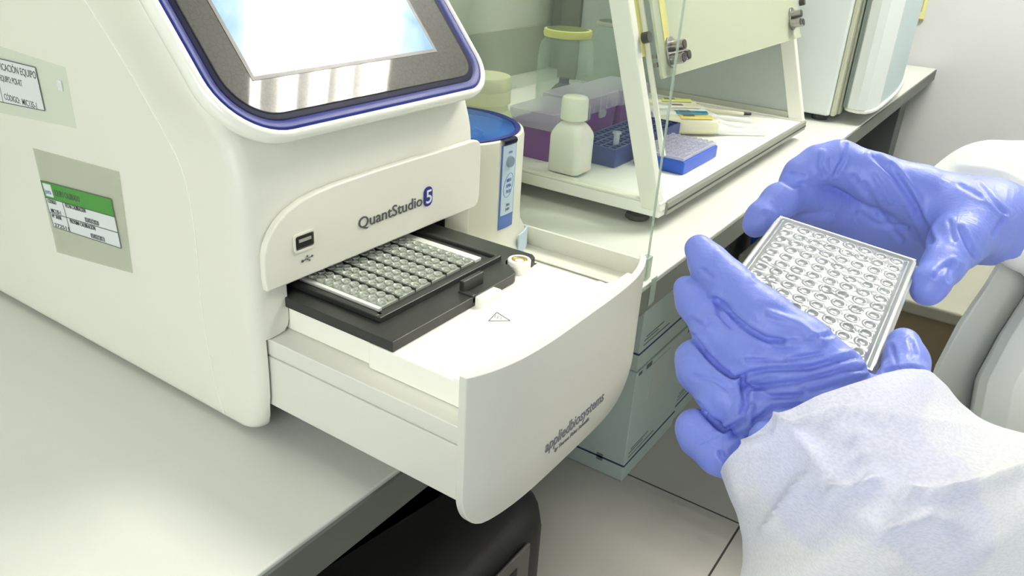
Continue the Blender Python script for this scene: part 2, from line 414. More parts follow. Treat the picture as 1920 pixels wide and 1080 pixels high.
# ================================================================== THE ROOM
X0, X1, Y0, Y1, ZF, ZC = -1.9, 3.1, -2.8, 1.22, -0.90, 1.90
struct(box('floor', (X0, Y0, ZF - 0.1), (X1, Y1, ZF), floorm))
struct(box('ceiling', (X0, Y0, ZC), (X1, Y1, ZC + 0.1), ceilm))
struct(box('wall_right', (X1, Y0, ZF), (X1 + 0.1, Y1 + 0.1, ZC), wallm))
wb = struct(box('wall_back', (X0, Y1, ZF), (X1, Y1 + 0.1, ZC), wallback))
struct(box('wall_left', (X0 - 0.1, Y0, ZF), (X0, Y1 + 0.1, ZC), walld))
struct(box('wall_front', (X0 - 0.1, Y0 - 0.1, ZF), (X1 + 0.1, Y0, ZC), walld))
struct(box('trim_1', (X0, Y1 - 0.012, -0.0), (X1, Y1, 0.12), wallband))
def window(name, lo, hi, ax):
    o = struct(box(name, lo, hi, mat(name + '_pane', (225, 236, 240), 0.1, emit=(225, 238, 245), es=1.2)))
    a, b, c = lo; d, e, f = hi; t = 0.05; L = []
    if ax == 'x':
        for y in (b, (b + e) / 2 - t / 2, e - t): L.append(((a - 0.005, y, c), (d + 0.02, y + t, f)))
        for z in (c, f - t): L.append(((a - 0.005, b, z), (d + 0.02, e, z + t)))
    else:
        for x in (a, (a + d) / 2 - t / 2, d - t): L.append(((x, b - 0.005, c), (x + t, e + 0.02, f)))
        for z in (c, f - t): L.append(((a, b - 0.005, z), (d, e + 0.02, z + t)))
    boxes('window_frame', L, framewhite, o)
window('window_1', (X0 - 0.002, -1.2, 0.15), (X0 + 0.01, 0.6, 1.4), 'x')
window('added_window', (-0.1, Y0 - 0.002, 0.15), (1.9, Y0 + 0.01, 1.4), 'y')  # unseen window added to go with the front fill lamp

# ceiling troffers: four bright tubes over a white reflector (one mirrors in the instrument's screen)
tubem = mat('lamp_tube', (255, 255, 250), 0.4, emit=(255, 250, 241), es=36)
tubedim = mat('lamp_tube_dim', (255, 255, 250), 0.4, emit=(255, 250, 243), es=3.6)
reflm = mat('lamp_reflector', (236, 236, 232), 0.25, emit=(250, 252, 255), es=0.25)
def troffer(x, y, where, tm=None):
    t = thing('ceiling_light', (x + 0.33, y + 0.6, ZC), 'recessed square white ceiling light with bright tubes ' + where, 'ceiling light', 'ceiling lights of the laboratory')
    box('reflector', (x, y, ZC - 0.012), (x + 0.66, y + 1.2, ZC - 0.002), reflm, t)
    L = [((x - 0.02, y - 0.02, ZC - 0.05), (x, y + 1.22, ZC)), ((x + 0.66, y - 0.02, ZC - 0.05), (x + 0.68, y + 1.22, ZC)), ((x, y - 0.02, ZC - 0.05), (x + 0.66, y, ZC)), ((x, y + 1.2, ZC - 0.05), (x + 0.66, y + 1.22, ZC))]
    boxes('frame', L, framewhite, t)
    for k, (a, b) in enumerate(((0.02, 0.05), (0.155, 0.205), (0.30, 0.35), (0.435, 0.475), (0.56, 0.64))):
        part('lamp_tube', *tubeform(x + a, x + b, y, ZC), tm or tubem, t, smooth=True)
def tubeform(xa, xb, y, z):
    return rod_vf(((xa + xb) / 2, y + 0.01, z - 0.035), ((xa + xb) / 2, y + 1.19, z - 0.035), (xb - xa) / 2)
troffer(1.68, -0.78, 'over the bench, mirrored in the instrument screen')
troffer(0.02, -0.02, 'straight above the instrument', tubedim)

# ------------------------------------------------------------------ the long bench
bench = thing('lab_bench', (0.6, 0.78, 0.0), 'long pale laminate laboratory bench with grey front edge running to the wall', 'bench')
box('worktop', (-1.2, 0.338, -0.037), (3.085, 1.208, 0.0), benchm, bench, bev=0.002)
box('edge_band', (-1.2, 0.335, -0.036), (3.085, 0.3385, -0.0035), benchedge, bench, label='grey edging of the worktop')
box('apron', (0.72, 0.372, -0.085), (3.07, 0.392, -0.037), benchedge, bench, label='grey rail under the worktop')
box('leg', (2.94, 0.395, ZF + 0.002), (3.06, 1.15, -0.037), pedestal, bench, bev=0.003, label='dark grey panel leg')
box('leg', (-0.9, 0.45, ZF + 0.002), (-0.82, 1.15, -0.037), pedestal, bench, bev=0.003, label='dark grey panel leg')
ped = thing('under_bench_cabinet', (2.6, 0.9, ZF + 0.002), 'dark grey storage unit under the far end of the bench', 'cabinet')
box('body', (2.35, 0.72, ZF + 0.002), (2.90, 1.1, -0.10), pedestal, ped, bev=0.004)
box('door', (2.36, 0.705, ZF + 0.03), (2.89, 0.719, -0.115), pedestal, ped, bev=0.003)
bb = thing('plastic_bin', (2.5, 0.58, ZF + 0.002), 'bright blue plastic bin under the bench beyond the upper glove', 'bin')
part('bin_body', *loft([[(x, y, z) for x, y in ((2.40 - s, 0.50 - s), (2.60 + s, 0.50 - s), (2.60 + s, 0.66 + s), (2.40 - s, 0.66 + s))] for s, z in ((-0.03, ZF + 0.002), (0.0, -0.40), (0.012, -0.40), (0.012, -0.38))]), bluebin, bb, bev=0.004)

# ================================================================== REAL-TIME PCR INSTRUMENT
inst = thing('pcr_instrument', (0.47, 0.68, 0.0), 'large white benchtop instrument with sloping touch screen and its drawer pulled open', 'laboratory instrument')
SEAM = [(-0.01, 0.484), (0.0, 0.486), (0.03, 0.496), (0.1, 0.502), (0.168, 0.499), (0.212, 0.505), (0.243, 0.526), (0.284, 0.562), (0.32, 0.598), (0.41, 0.69)]
FRONT = [(0.0, 0.463), (0.004, 0.454), (0.015, 0.445), (0.04, 0.4385), (0.12, 0.438), (0.19, 0.438), (0.212, 0.440), (0.232, 0.446), (0.25, 0.452), (0.266, 0.458), (0.29, 0.472)]
def fy(z):
    if z > 0.29: return 0.472 + (z - 0.29) * 0.839
    return smoothi(z, FRONT)
def body_ring(z):
    s = smoothi(z, SEAM); f = fy(z); ins = 0.0
    if z < 0.012: ins = 0.008 * (1 - math.sqrt(max(0, 1 - ((0.012 - z) / 0.012) ** 2)))
    if z > 0.385: ins = 0.012 * (1 - math.sqrt(max(0, 1 - ((z - 0.385) / 0.015) ** 2)))
    fl = 0.011 * min(1, max(0, (z - 0.225) / 0.05)) ** 1.5
    fl = fl * fl / (0.011 + 1e-9) if z < 0.25 else fl
    xl, xr, r = 0.335 + ins, 0.605 - ins, 0.013
    P = [(xl, 0.925), (xl, 0.80), (xl, 0.70), (xl, max(0.60, s + 0.01)), (xl, s)]
    d = s - (f + r)
    for k in range(1, 7):
        t = k / 6; P.append((xl - fl * (t * t * (3 - 2 * t)), s - d * t))
    x2 = xl - fl
    for k in range(1, 9):
        a = PI / 2 * k / 8; P.append((x2 + r - r * math.cos(a), f + r - r * math.sin(a)))
    for k in range(1, 20):
        P.append((x2 + r + (xr + fl * .6 - r - x2 - r) * k / 19, f))
    for k in range(1, 9):
        a = PI / 2 * k / 8; P.append((xr + fl * .6 - r + r * math.sin(a), f + r - r * math.cos(a)))
    P += [(xr + fl * 0.3, s), (xr, s + 0.03), (xr, 0.80), (xr, 0.925)]
    for k in range(1, 4): P.append((xr - (xr - xl) * k / 4, 0.93))
    return [(x, y, z) for x, y in P]
zs = [0.0, 0.002, 0.005, 0.008, 0.012, 0.02, 0.03] + [0.03 + 0.01 * k for k in range(1, 36)] + [0.385, 0.39, 0.395, 0.399, 0.40]
zs = sorted(set(round(z, 4) for z in zs if z <= 0.4))
V, Fc = loft([body_ring(z) for z in zs])
V = [(a, b, c + 0.004) for a, b, c in V]
housing = part('housing', V, Fc, casing, inst)
def cut(ob, boxlist):
    cuts = []
    for i, (V, Fc) in enumerate(boxlist):
        V = np.array(V) - np.array(wloc(ob.parent)); me = bpy.data.meshes.new('c'); me.from_pydata([tuple(v) for v in V], [], Fc); me.update(); recalc(me)
        c = bpy.data.objects.new('c', me); COL.objects.link(c); c.parent = ob.parent; cuts.append(c)
        b = ob.modifiers.new('b', 'BOOLEAN'); b.object = c; b.operation = 'DIFFERENCE'; b.solver = 'EXACT'
    bpy.context.view_layer.update(); dg = bpy.context.evaluated_depsgraph_get()
    me = bpy.data.meshes.new_from_object(ob.evaluated_get(dg)); ob.modifiers.clear(); ob.data = me
    for c in cuts: bpy.data.objects.remove(c)
    me.polygons.foreach_set('use_smooth', [True] * len(me.polygons)); me.set_sharp_from_angle(angle=math.radians(32))
def xzprism(out, y0, y1):
    return prism_vf(out, (0, y0, 0), (1, 0, 0), (0, 0, 1), (0, y1 - y0, 0))
open1 = [(0.366, 0.20), (0.366, 0.105), (0.3645, 0.100), (0.361, 0.0965), (0.355, 0.0955), (0.3435, 0.095), (0.3435, 0.035), (0.346, 0.018), (0.352, 0.0), (0.352, -0.02), (0.598, -0.02), (0.598, 0.20)]
open1 = [(x, min(z, 0.1365)) for x, z in open1]
Vc, Fcc = xzprism(open1[::-1], 0.40, 0.64)
cut(housing, [(Vc, Fcc)])
boxes('bay_liner', [((0.3445, 0.47, 0.0965), (0.3655, 0.638, 0.1355)), ((0.368, 0.63, 0.004), (0.597, 0.638, 0.135)), ((0.5955, 0.468, 0.004), (0.5975, 0.638, 0.136)), ((0.367, 0.468, 0.1345), (0.5975, 0.638, 0.136))], blackin, inst, label='black inside of the open bay')
for fx, fy_ in ((0.362, 0.52), (0.575, 0.66), (0.362, 0.88), (0.575, 0.88)):
    lathe('foot', [(0.012, 0.0004), (0.012, 0.0045)], (fx, fy_, 0), rubber, inst, n=16)
seam_pts = [(0.3348, smoothi(z, SEAM), z + 0.004) for z in np.linspace(0.008, 0.385, 70)]
tube('seam_highlight', seam_pts, 0.0006, rimwhite, inst, label='fine joint line on the side, its highlight modelled as a bright bead')  # bright bead stands for the highlight along the joint
# face plate above the drawer
FO = [(0.343, 0.1375), (0.342, 0.150), (0.3425, 0.166), (0.345, 0.174), (0.350, 0.182), (0.357, 0.189), (0.366, 0.1945), (0.380, 0.1995), (0.396, 0.202), (0.415, 0.2035), (0.460, 0.2045), (0.530, 0.2045), (0.590, 0.2045), (0.598, 0.2035), (0.6025, 0.200), (0.604, 0.194), (0.604, 0.148), (0.602, 0.141), (0.597, 0.1375)]
fp = prism('face_plate', FO, (0, 0.4375, 0), (1, 0, 0), (0, 0, 1), (0, -0.0065, 0), casing2, inst, bev=0.0018, seg=3)
FY = 0.4308
us = part('usb_port', *join([prism_vf(rrect(0.3705, 0.1615, 0.3895, 0.1735, 0.002, 4), (0, FY, 0), (1, 0, 0), (0, 0, 1), (0, 0.004, 0))]), usbm, inst, label='metal rimmed usb socket')
ring_prism('socket_rim', rrect(0.3690, 0.160, 0.391, 0.175, 0.003, 4), rrect(0.3708, 0.1618, 0.3892, 0.1732, 0.0018, 4), (0, FY - 0.0001, 0), (1, 0, 0), (0, 0, 1), (0, -0.0008, 0), casing2, us)
box('socket_hole', (0.3722, FY - 0.0006, 0.1632), (0.3878, FY - 0.0001, 0.1718), blackin, us)
box('socket_tongue', (0.3740, FY - 0.0012, 0.1678), (0.3860, FY - 0.0005, 0.1702), alu, us)
# usb trident mark
tv = [prism_vf([(a, b), (c, d), (c + 0.0005, d + 0.0005), (a + 0.0005, b + 0.0005)], (0, FY - 0.0001, 0), (1, 0, 0), (0, 0, 1), (0, -0.0003, 0)) for a, b, c, d in ((0.3765, 0.1515, 0.3860, 0.1530), (0.3785, 0.1518, 0.3812, 0.1542), (0.3805, 0.1522, 0.3832, 0.1505))]
tv += [prism_vf([(cx + r * math.cos(2 * PI * k / n), cz + r * math.sin(2 * PI * k / n)) for k in range(n)], (0, FY - 0.0001, 0), (1, 0, 0), (0, 0, 1), (0, -0.0003, 0)) for cx, cz, r, n in ((0.3768, 0.1519, 0.0011, 12), (0.3866, 0.1533, 0.0012, 3), (0.3818, 0.1545, 0.0008, 12), (0.3838, 0.1506, 0.0008, 4))]
part('usb_mark', *join(tv), ink, inst)
text('lettering', 'QuantStudio', 0.0138, (0.4365, FY - 0.0003, 0.1603), (1, 0, 0), (0, 0, 1), ink, inst, maxw=0.0795, thick=0.0002, label='dark grey product lettering')
bd = prism('number_badge', rrect(0.5185, 0.1575, 0.5305, 0.1755, 0.0052, 6), (0, FY - 0.0001, 0), (1, 0, 0), (0, 0, 1), (0, -0.0004, 0), inkblue, inst, label='dark blue badge with a white 5')
text('lettering', '5', 0.0175, (0.5207, FY - 0.0007, 0.1604), (1, 0, 0), (0, 0, 1), inkwhite, bd, maxw=0.0078, thick=0.0001)

# touch screen unit on the sloping front
SA = math.radians(50); SO = np.array([0, 0.430, 0.266]); SU = np.array([1.0, 0, 0]); SV = np.array([0, math.cos(SA), math.sin(SA)]); SN = np.array([0, -math.sin(SA), math.cos(SA)])
def srr(i): return rrect(0.317 + i, -0.018 + i, 0.612 - i, 0.170 - i, (0.052 - i * .9, 0.036 - i * .9, 0.03, 0.03), 12)
def sp(pts, h): return [SO + SU * a + SV * b + SN * h for a, b in pts]
rimprof = [(0.016, -0.020), (0.006, -0.018), (0.0015, -0.013), (0.0, -0.008), (0.0005, -0.004), (0.0020, -0.0014), (0.0038, -0.0004), (0.0056, -0.0010), (0.0064, -0.0030)]
part('screen_rim', *loft([sp(srr(i), h) for i, h in rimprof], cap=False), rimwhite, inst, smooth=True, angle=180, label='glossy white rim around the screen')
part('screen_trim', *loft([sp(srr(i), h) for i, h in ((0.0064, -0.0030), (0.0070, -0.0022), (0.0088, -0.0018), (0.0130, -0.0034), (0.0142, -0.0038))], cap=False), bluerim, inst, smooth=True, angle=180, label='glossy blue trim ring')
part('screen_gap', *loft([sp(srr(i), h) for i, h in ((0.0142, -0.0038), (0.0155, -0.0034), (0.0190, -0.0038), (0.0196, -0.0036))], cap=False), bluedark, inst, smooth=True, angle=180, label='near black inner ring')
bz = part('screen_bezel', *loft([sp(srr(i), h) for i, h in ((0.0194, -0.010), (0.0194, -0.0034), (0.0200, -0.0030))]), bezelm, inst, label='grey bezel with fine cell pattern')
part('display', *loft([sp([(0.3630, 0.031), (0.5560, 0.031), (0.5560, 0.140), (0.3630, 0.140)], h) for h in (-0.0045, -0.0028)]), displaym, inst, label='lit pale blue display')
ring_prism('display_edge', [(0.3600, 0.028), (0.559, 0.028), (0.559, 0.143), (0.360, 0.143)], [(0.3630, 0.031), (0.5560, 0.031), (0.5560, 0.140), (0.3630, 0.140)], SO + SN * -0.0032, SU, SV, SN * 0.0005, blackp, inst)

# labels on the side
def side_pt(y, z): return np.array([0.3347, y, z])
def side_label(q, m, nm, parent, lift, lab=None):
    """q: corners (y,z) tl,tr,br,bl as seen from outside"""
    P = [side_pt(*p) - np.array([lift, 0, 0]) for p in q]; Q = [p - np.array([0.00025, 0, 0]) for p in P]
    return part(nm, P + Q, [(0, 1, 2, 3), (7, 6, 5, 4), (0, 4, 5, 1), (1, 5, 6, 2), (2, 6, 7, 3), (3, 7, 4, 0)], m, parent, label=lab)
def lerpq(q, s, t):
    q = np.array(q, float); return (q[0] * (1 - s) + q[1] * s) * (1 - t) + (q[3] * (1 - s) + q[2] * s) * t
def side_rules(q, segs, parent, lift, m, wdt=0.0005):
    L = []
    for s0, t0, s1, t1 in segs:
        a = lerpq(q, s0, t0); b = lerpq(q, s1, t1); d = b - a; nn = np.array([-d[1], d[0]]); nn = nn / np.linalg.norm(nn) * wdt / 2
        P = [side_pt(*p) - np.array([lift, 0, 0]) for p in (a + nn, b + nn, b - nn, a - nn)]; Q = [p - np.array([0.0001, 0, 0]) for p in P]
        L.append((P + Q, [(0, 1, 2, 3), (7, 6, 5, 4), (0, 4, 5, 1), (1, 5, 6, 2), (2, 6, 7, 3), (3, 7, 4, 0)]))
    part('ruled_lines', *join(L), m, parent)
def side_text(s, q, s0, t0, size, wd, parent, lift, m):
    o = lerpq(q, s0, t0); q = np.array(q, float); d = q[1] - q[0]
    u = (0, d[0], d[1]); v = np.cross(np.array([-1.0, 0, 0]), np.array(u) / np.linalg.norm(u))
    text('lettering', s, size, side_pt(*o) - np.array([lift, 0, 0]), u, v, m, parent, maxw=wd, thick=0.0001)
q1 = [(0.782, 0.262), (0.686, 0.2635), (0.684, 0.2285), (0.782, 0.222)]
side_label([(0.80, 0.275), (0.640, 0.270), (0.640, 0.222), (0.80, 0.21)], tapec, 'sticky_tape', inst, 0.0001, 'clear tape over the upper label')
l1 = side_label(q1, paper, 'paper_label', inst, 0.0005, 'white ruled identification label, upper')
side_rules(q1, [(0, 0, 1, 0), (1, 0, 1, 1), (0, 1, 1, 1), (0, 0, 0, 1), (0.30, 0.33, 0.30, 1)], l1, 0.0008, ink, 0.0007)
side_text('IDENTIFICACIÓN EQUIPO', q1, 0.13, 0.24, 0.0085, 0.082, l1, 0.0008, ink)
side_text('EQUIPO: PCR-RT', q1, 0.34, 0.50, 0.0075, 0.036, l1, 0.0008, ink)
side_text('CÓDIGO:  MIC135-1', q1, 0.34, 0.92, 0.0075, 0.053, l1, 0.0008, ink)
q2 = [(0.7145, 0.1615), (0.605, 0.1705), (0.602, 0.128), (0.7075, 0.1195)]
side_label([(0.718, 0.190), (0.588, 0.197), (0.592, 0.108), (0.713, 0.093)], tape, 'sticky_tape', inst, 0.0001, 'yellowish clear tape over the green label')
l2 = side_label(q2, paper, 'paper_label', inst, 0.0005, 'white calibration label with green header, lower')
side_label([lerpq(q2, 0, 0), lerpq(q2, 1, 0), lerpq(q2, 1, 0.36), lerpq(q2, 0, 0.36)], papergreen, 'green_header', l2, 0.0007)
side_label([lerpq(q2, 0.02, 0.04), lerpq(q2, 0.14, 0.04), lerpq(q2, 0.145, 0.31), lerpq(q2, 0.025, 0.31)], paper, 'logo_patch', l2, 0.0010)
side_text('junta', q2, 0.03, 0.25, 0.006, 0.010, l2, 0.0013, labelblue)
side_text('EQUIPO CALIBRADO', q2, 0.17, 0.25, 0.0075, 0.040, l2, 0.0010, ink)
side_rules(q2, [(0, 0, 1, 0), (1, 0, 1, 1), (0, 1, 1, 1), (0, 0, 0, 1), (0, 0.36, 1, 0.36), (0, 0.68, 1, 0.68), (0.26, 0.36, 0.26, 1)], l2, 0.0010, ink, 0.0006)
for s_, a_, b_, sz, wd in (('CÓDIGO', 0.02, 0.46, 0.005, 0.014), ('MIC135-1', 0.03, 0.66, 0.005, 0.016), ('Nº SERIE', 0.02, 0.78, 0.005, 0.016), ('272511', 0.02, 0.98, 0.005, 0.024), ('FECHA CALIBRACIÓN', 0.29, 0.45, 0.0052, 0.032), ('03/03/2020', 0.55, 0.65, 0.006, 0.021), ('PRÓXIMA CALIBRACIÓN', 0.30, 0.78, 0.0052, 0.040), ('03/03/2021', 0.58, 0.97, 0.006, 0.021)):
    side_text(s_, q2, a_, b_, sz, wd, l2, 0.0010, ink)
box('tape_scrap', (0.3340, 0.650, 0.250), (0.3347, 0.656, 0.258), paper, inst)

# ---- drawer
DR = boxes('drawer', [((0.3460, 0.256, 0.034), (0.5980, 0.60, 0.0790)), ((0.3470, 0.256, 0.079), (0.5970, 0.60, 0.0810)), ((0.3460, 0.256, 0.081), (0.5980, 0.60, 0.0945))], drawerw, inst, bev=0.0012, label='open drawer of the instrument')
boxes('tray', [((0.3672, 0.335, 0.0945), (0.5660, 0.60, 0.1155)), ((0.3632, 0.262, 0.0945), (0.5670, 0.352, 0.1155)), ], traywhite, DR, bev=0.0015)
TL = [(0.3632, 0.275)] + [(0.475 + u * 0.124, 0.2570 - 0.0165 * (1 - abs(u * .954) ** 4)) for u in np.linspace(-0.90, 1, 24)] + [(0.599, 0.264), (0.575, 0.264), (0.566, 0.268), (0.5675, 0.275)]
prism('tray_lip', TL[::-1], (0, 0, 0.0945), (1, 0, 0), (0, 1, 0), (0, 0, 0.0228), traywhite, DR, bev=0.0015)
# curved front panel
UC = 0.0
def panel(off):
    rows = []
    for j in range(30):
        z = 0.002 + (0.1345 - 0.002) * (j / 29) ** 1.25
        c = 0.0
        if z < 0.042: c = 0.030 * (1 - math.sqrt(max(0, 1 - ((0.042 - z) / 0.0400) ** 2)))
        hw = 0.130 - c; row = []
        for i in range(41):
            u = -1 + 2 * i / 40; u = math.copysign(abs(u) ** 0.8, u); x = 0.475 + u * hw
            un = (x - 0.475) / 0.130
            y = 0.2505 - 0.0165 * (1 - abs(un) ** 4)
            if z < 0.045: y += 0.007 * ((0.045 - z) / 0.043) ** 2.2
            y += UC * (0.1345 - z)
            row.append((x, y + off, z + (0.010 * (abs(un) ** 0.0) * 0)))
        rows.append(row)
    return rows
ro = panel(0); ri = panel(0.0062)
V = [p for r in ro for p in r] + [p for r in ri for p in r]; n = 41; m_ = 30; Fc = []
for j in range(m_ - 1):
    for i in range(n - 1):
        a = j * n + i; Fc.append((a, a + 1, a + n + 1, a + n)); b = a + n * m_; Fc.append((b, b + n, b + n + 1, b + 1))
o_ = n * m_
for i in range(n - 1):
    Fc.append((i, o_ + i, o_ + i + 1, i + 1)); t = (m_ - 1) * n + i; Fc.append((t, t + 1, o_ + t + 1, o_ + t))
for j in range(m_ - 1):
    a = j * n; Fc.append((a, a + n, o_ + a + n, o_ + a)); a = j * n + n - 1; Fc.append((a, o_ + a, o_ + a + n, a + n))
pn = part('front_panel', V, Fc, drawerw, DR, bev=0.0018, seg=3)
# lettering bent onto the bowed panel
def on_panel(ob, y0):
    for q in ob.data.vertices:
        wx = q.co.x + wloc(DR).x; wz = q.co.z + wloc(DR).z; un = (wx - 0.475) / 0.130
        y = 0.2505 - 0.0165 * (1 - abs(un) ** 4) + (0.007 * ((0.045 - wz) / 0.043) ** 2.2 if wz < 0.045 else 0) + UC * (0.1345 - wz)
        q.co.y += y - y0 - 0.0002
t1 = text('lettering', 'appliedbiosystems', 0.0155, (0.425, 0.2295, 0.0372), (1, 0, 0), (0, 0, 1), ink_soft, DR, maxw=0.091, thick=0.0002, label='grey maker lettering on the drawer front'); on_panel(t1, 0.2295)
t1 = text('lettering', 'by Thermo Fisher Scientific', 0.006, (0.440, 0.2295, 0.0292), (1, 0, 0), (0, 0, 1), ink_soft, DR, maxw=0.054, thick=0.0002); on_panel(t1, 0.2295)
# black plate holder
HO = [(0.354, 0.320), (0.505, 0.320), (0.510, 0.3215), (0.516, 0.330), (0.520, 0.3385), (0.526, 0.3425), (0.533, 0.3425), (0.538, 0.338), (0.5395, 0.330), (0.5435, 0.3265), (0.549, 0.327), (0.553, 0.332), (0.553, 0.46), (0.553, 0.52), (0.354, 0.52)]
ho = prism('plate_holder', HO, (0, 0, 0.1215), (1, 0, 0), (0, 1, 0), (0, 0, 0.0085), blackp, DR, bev=0.0008, label='black plate holder')
def frame(x0, y0, x1, y1, t, z0, z1): return [((x0, y0, z0), (x1, y0 + t, z1)), ((x0, y0 + t, z0), (x0 + t, y1, z1)), ((x1 - t, y0 + t, z0), (x1, y1, z1))]
boxes('holder_rim', frame(0.3695, 0.3455, 0.5235, 0.50, 0.0045, 0.130, 0.1345), blackp, DR, bev=0.0008)
boxes('holder_step', [((0.3745, 0.3505, 0.130), (0.3795, 0.50, 0.1318)), ((0.3745, 0.3505, 0.130), (0.5195, 0.3565, 0.1318)), ((0.5100, 0.3565, 0.130), (0.5195, 0.50, 0.1318))], blackp, DR)
lt = boxes('latch', [((0.4485, 0.3300, 0.130), (0.4755, 0.3345, 0.1400)), ((0.4470, 0.3200, 0.124), (0.4520, 0.3345, 0.1315))], blackp, DR, bev=0.0008)
box('latch_pad', (0.4505, 0.3120, 0.1210), (0.4760, 0.3205, 0.1295), traywhite, DR, bev=0.001)
bs = lathe('screw_boss', [(0.0103, 0), (0.0103, 0.0108), (0.0095, 0.0118), (0.0072, 0.0118), (0.0072, 0.0105)], (0.5305, 0.3315, 0.1210), traywhite, DR)
lathe('brass_screw', [(0.0071, 0), (0.0071, 0.0108), (0.0058, 0.0114), (0.0040, 0.0108), (0.0034, 0.0090)], (0.5305, 0.3315, 0.1210), brass, bs)
# warning triangle printed on the tray
tri = [(0.4525, 0.3020), (0.4365, 0.2985), (0.4475, 0.2860)]
tL = []
for k in range(3):
    a = np.array(tri[k]); b = np.array(tri[(k + 1) % 3]); d = b - a; nn = np.array([-d[1], d[0]]) / np.linalg.norm(d) * 0.0004
    tL.append(prism_vf([tuple(a + nn), tuple(b + nn), tuple(b - nn), tuple(a - nn)], (0, 0, 0.1210), (1, 0, 0), (0, 1, 0), (0, 0, 0.0002)))
for y in (0.2925, 0.2955, 0.298): tL.append(prism_vf([(0.4445, y), (0.4480, y + 0.002), (0.4480, y + 0.0025), (0.4445, y + 0.0006)], (0, 0, 0.1210), (1, 0, 0), (0, 1, 0), (0, 0, 0.0002)))
part('warning_mark', *join(tL), ink_soft, DR, label='small warning triangle')

SH = Vector((0.0098, 0.0088, -0.0060))
for ch in DR.children:
    if ch.name.split('.')[0] in ('plate_holder', 'holder_rim', 'holder_step', 'latch', 'latch_pad', 'screw_boss', 'warning_mark'): ch.location = ch.location + SH + (Vector((0, -0.002, 0.0006)) if ch.name.startswith('warning') else Vector((0, 0, 0)))
# ---- well plate in the drawer
wp = thing('well_plate', (0.444, 0.40, 0.1300), 'clear ninety-six well plate seated in the black holder of the open drawer', 'well plate')
box('plate_base', (0.3805, 0.3575, 0.1302), (0.5090, 0.4440, 0.1318), mat('plate_base_grey', (120, 126, 120), 0.25), wp)
box('plate_skirt', (0.3800, 0.3570, 0.1302), (0.3835, 0.4440, 0.1338), rimwhite, wp, label='white edge of the plate')
box('plate_skirt', (0.5010, 0.3570, 0.1302), (0.5090, 0.4440, 0.1338), rimwhite, wp, label='white edge of the plate')
for sN in range(6):
    L = []; x0 = 0.3845 + sN * 0.01935
    L.append((boxv((x0, 0.3575, 0.1318), (x0 + 0.0180, 0.4435, 0.1336)), BF))
    for a in range(2):
        for b in range(9):
            cx = x0 + 0.0046 + a * 0.0089; cy = 0.3624 + b * 0.0092
            L.append(lathe_vf([(0.0039, 0.0), (0.0039, 0.0016), (0.0035, 0.0021), (0.0029, 0.0017), (0.0020, 0.0004), (0.0010, 0.0012), (0.0001, 0.0014)], (cx, cy, 0.1335), 16, True))
    part('well_strip', *join(L), stripm, wp, smooth=True, angle=50)
    if sN < 5: box('strip_divider', (x0 + 0.0182, 0.3575, 0.1318), (x0 + 0.0192, 0.4435, 0.1352), blackp, wp)
wp.location = wp.location + SH

# ================================================================== MINI CENTRIFUGE AND JAR BESIDE THE INSTRUMENT
cx, cy, cr = 0.772, 0.609, 0.10
cen = thing('mini_centrifuge', (cx, cy, 0.0), 'round white mini centrifuge with transparent blue lid behind the open drawer', 'mini centrifuge')
lathe('centrifuge_body', [(0.070, 0.001), (0.109, 0.002), (0.1125, 0.006), (0.1115, 0.016), (0.107, 0.026), (0.1015, 0.036), (0.1, 0.05), (0.1, 0.150), (0.0985, 0.1555), (0.0955, 0.157), (0.0925, 0.1555), (0.0915, 0.148), (0.090, 0.120), (0.0, 0.118)], (cx, cy, 0), centw, cen, n=72)
lathe('lid', [(0.0915, 0.150), (0.0905, 0.1545), (0.086, 0.158), (0.070, 0.162), (0.040, 0.1645), (0.0, 0.165)], (cx, cy, 0), bluelid, cen, n=64, cap=False)
lathe('lid_ring', [(0.0925, 0.1545), (0.0945, 0.158), (0.0915, 0.1595), (0.0880, 0.1575), (0.0890, 0.1545)], (cx, cy, 0), bluerim, cen, n=64, cap=False, label='deep blue edge of the lid')
ro_ = lathe('rotor', [(0.020, 0.119), (0.058, 0.121), (0.062, 0.128), (0.050, 0.142), (0.020, 0.146), (0.012, 0.152), (0.0, 0.153)], (cx, cy, 0), blackp, cen, n=32)
for k in range(8):
    a = 2 * PI * k / 8; rod('tube_slot', (cx + 0.040 * math.cos(a), cy + 0.040 * math.sin(a), 0.142), (cx + 0.044 * math.cos(a), cy + 0.044 * math.sin(a), 0.150), 0.006, ink_soft, ro_)
def cyl_patch(a0, a1, z0, z1, r, th=0.0008, n=12):
    V = []; Fc = []
    for rr in (r, r + th):
        for z in (z0, z1):
            for i in range(n + 1):
                a = math.radians(a0 + (a1 - a0) * i / n); V.append((cx + rr * math.cos(a), cy + rr * math.sin(a), z))
    m = n + 1
    for i in range(n):
        Fc += [(i, m + i, m + i + 1, i + 1), (2 * m + i, 2 * m + i + 1, 3 * m + i + 1, 3 * m + i), (i, i + 1, 2 * m + i + 1, 2 * m + i), (m + i, 3 * m + i, 3 * m + i + 1, m + i + 1)]
    Fc += [(0, 2 * m, 3 * m, m), (n, m + n, 3 * m + n, 2 * m + n)]
    return V, Fc
LB = 269.0
lb = part('control_label', *cyl_patch(LB - 8.5, LB + 8.5, 0.046, 0.152, cr), labelblue, cen, smooth=True, label='blue edged control label')
part('pale_panel', *cyl_patch(LB - 7.2, LB + 7.2, 0.064, 0.151, cr + 0.0006), labelpale, lb, smooth=True)
al = math.radians(LB); er = np.array([math.cos(al), math.sin(al), 0]); et = np.array([-math.sin(al), math.cos(al), 0])
def onc(t, z, o=0.0014): 
    a = al + t / cr; return np.array([cx + (cr + o) * math.cos(a), cy + (cr + o) * math.sin(a), z])
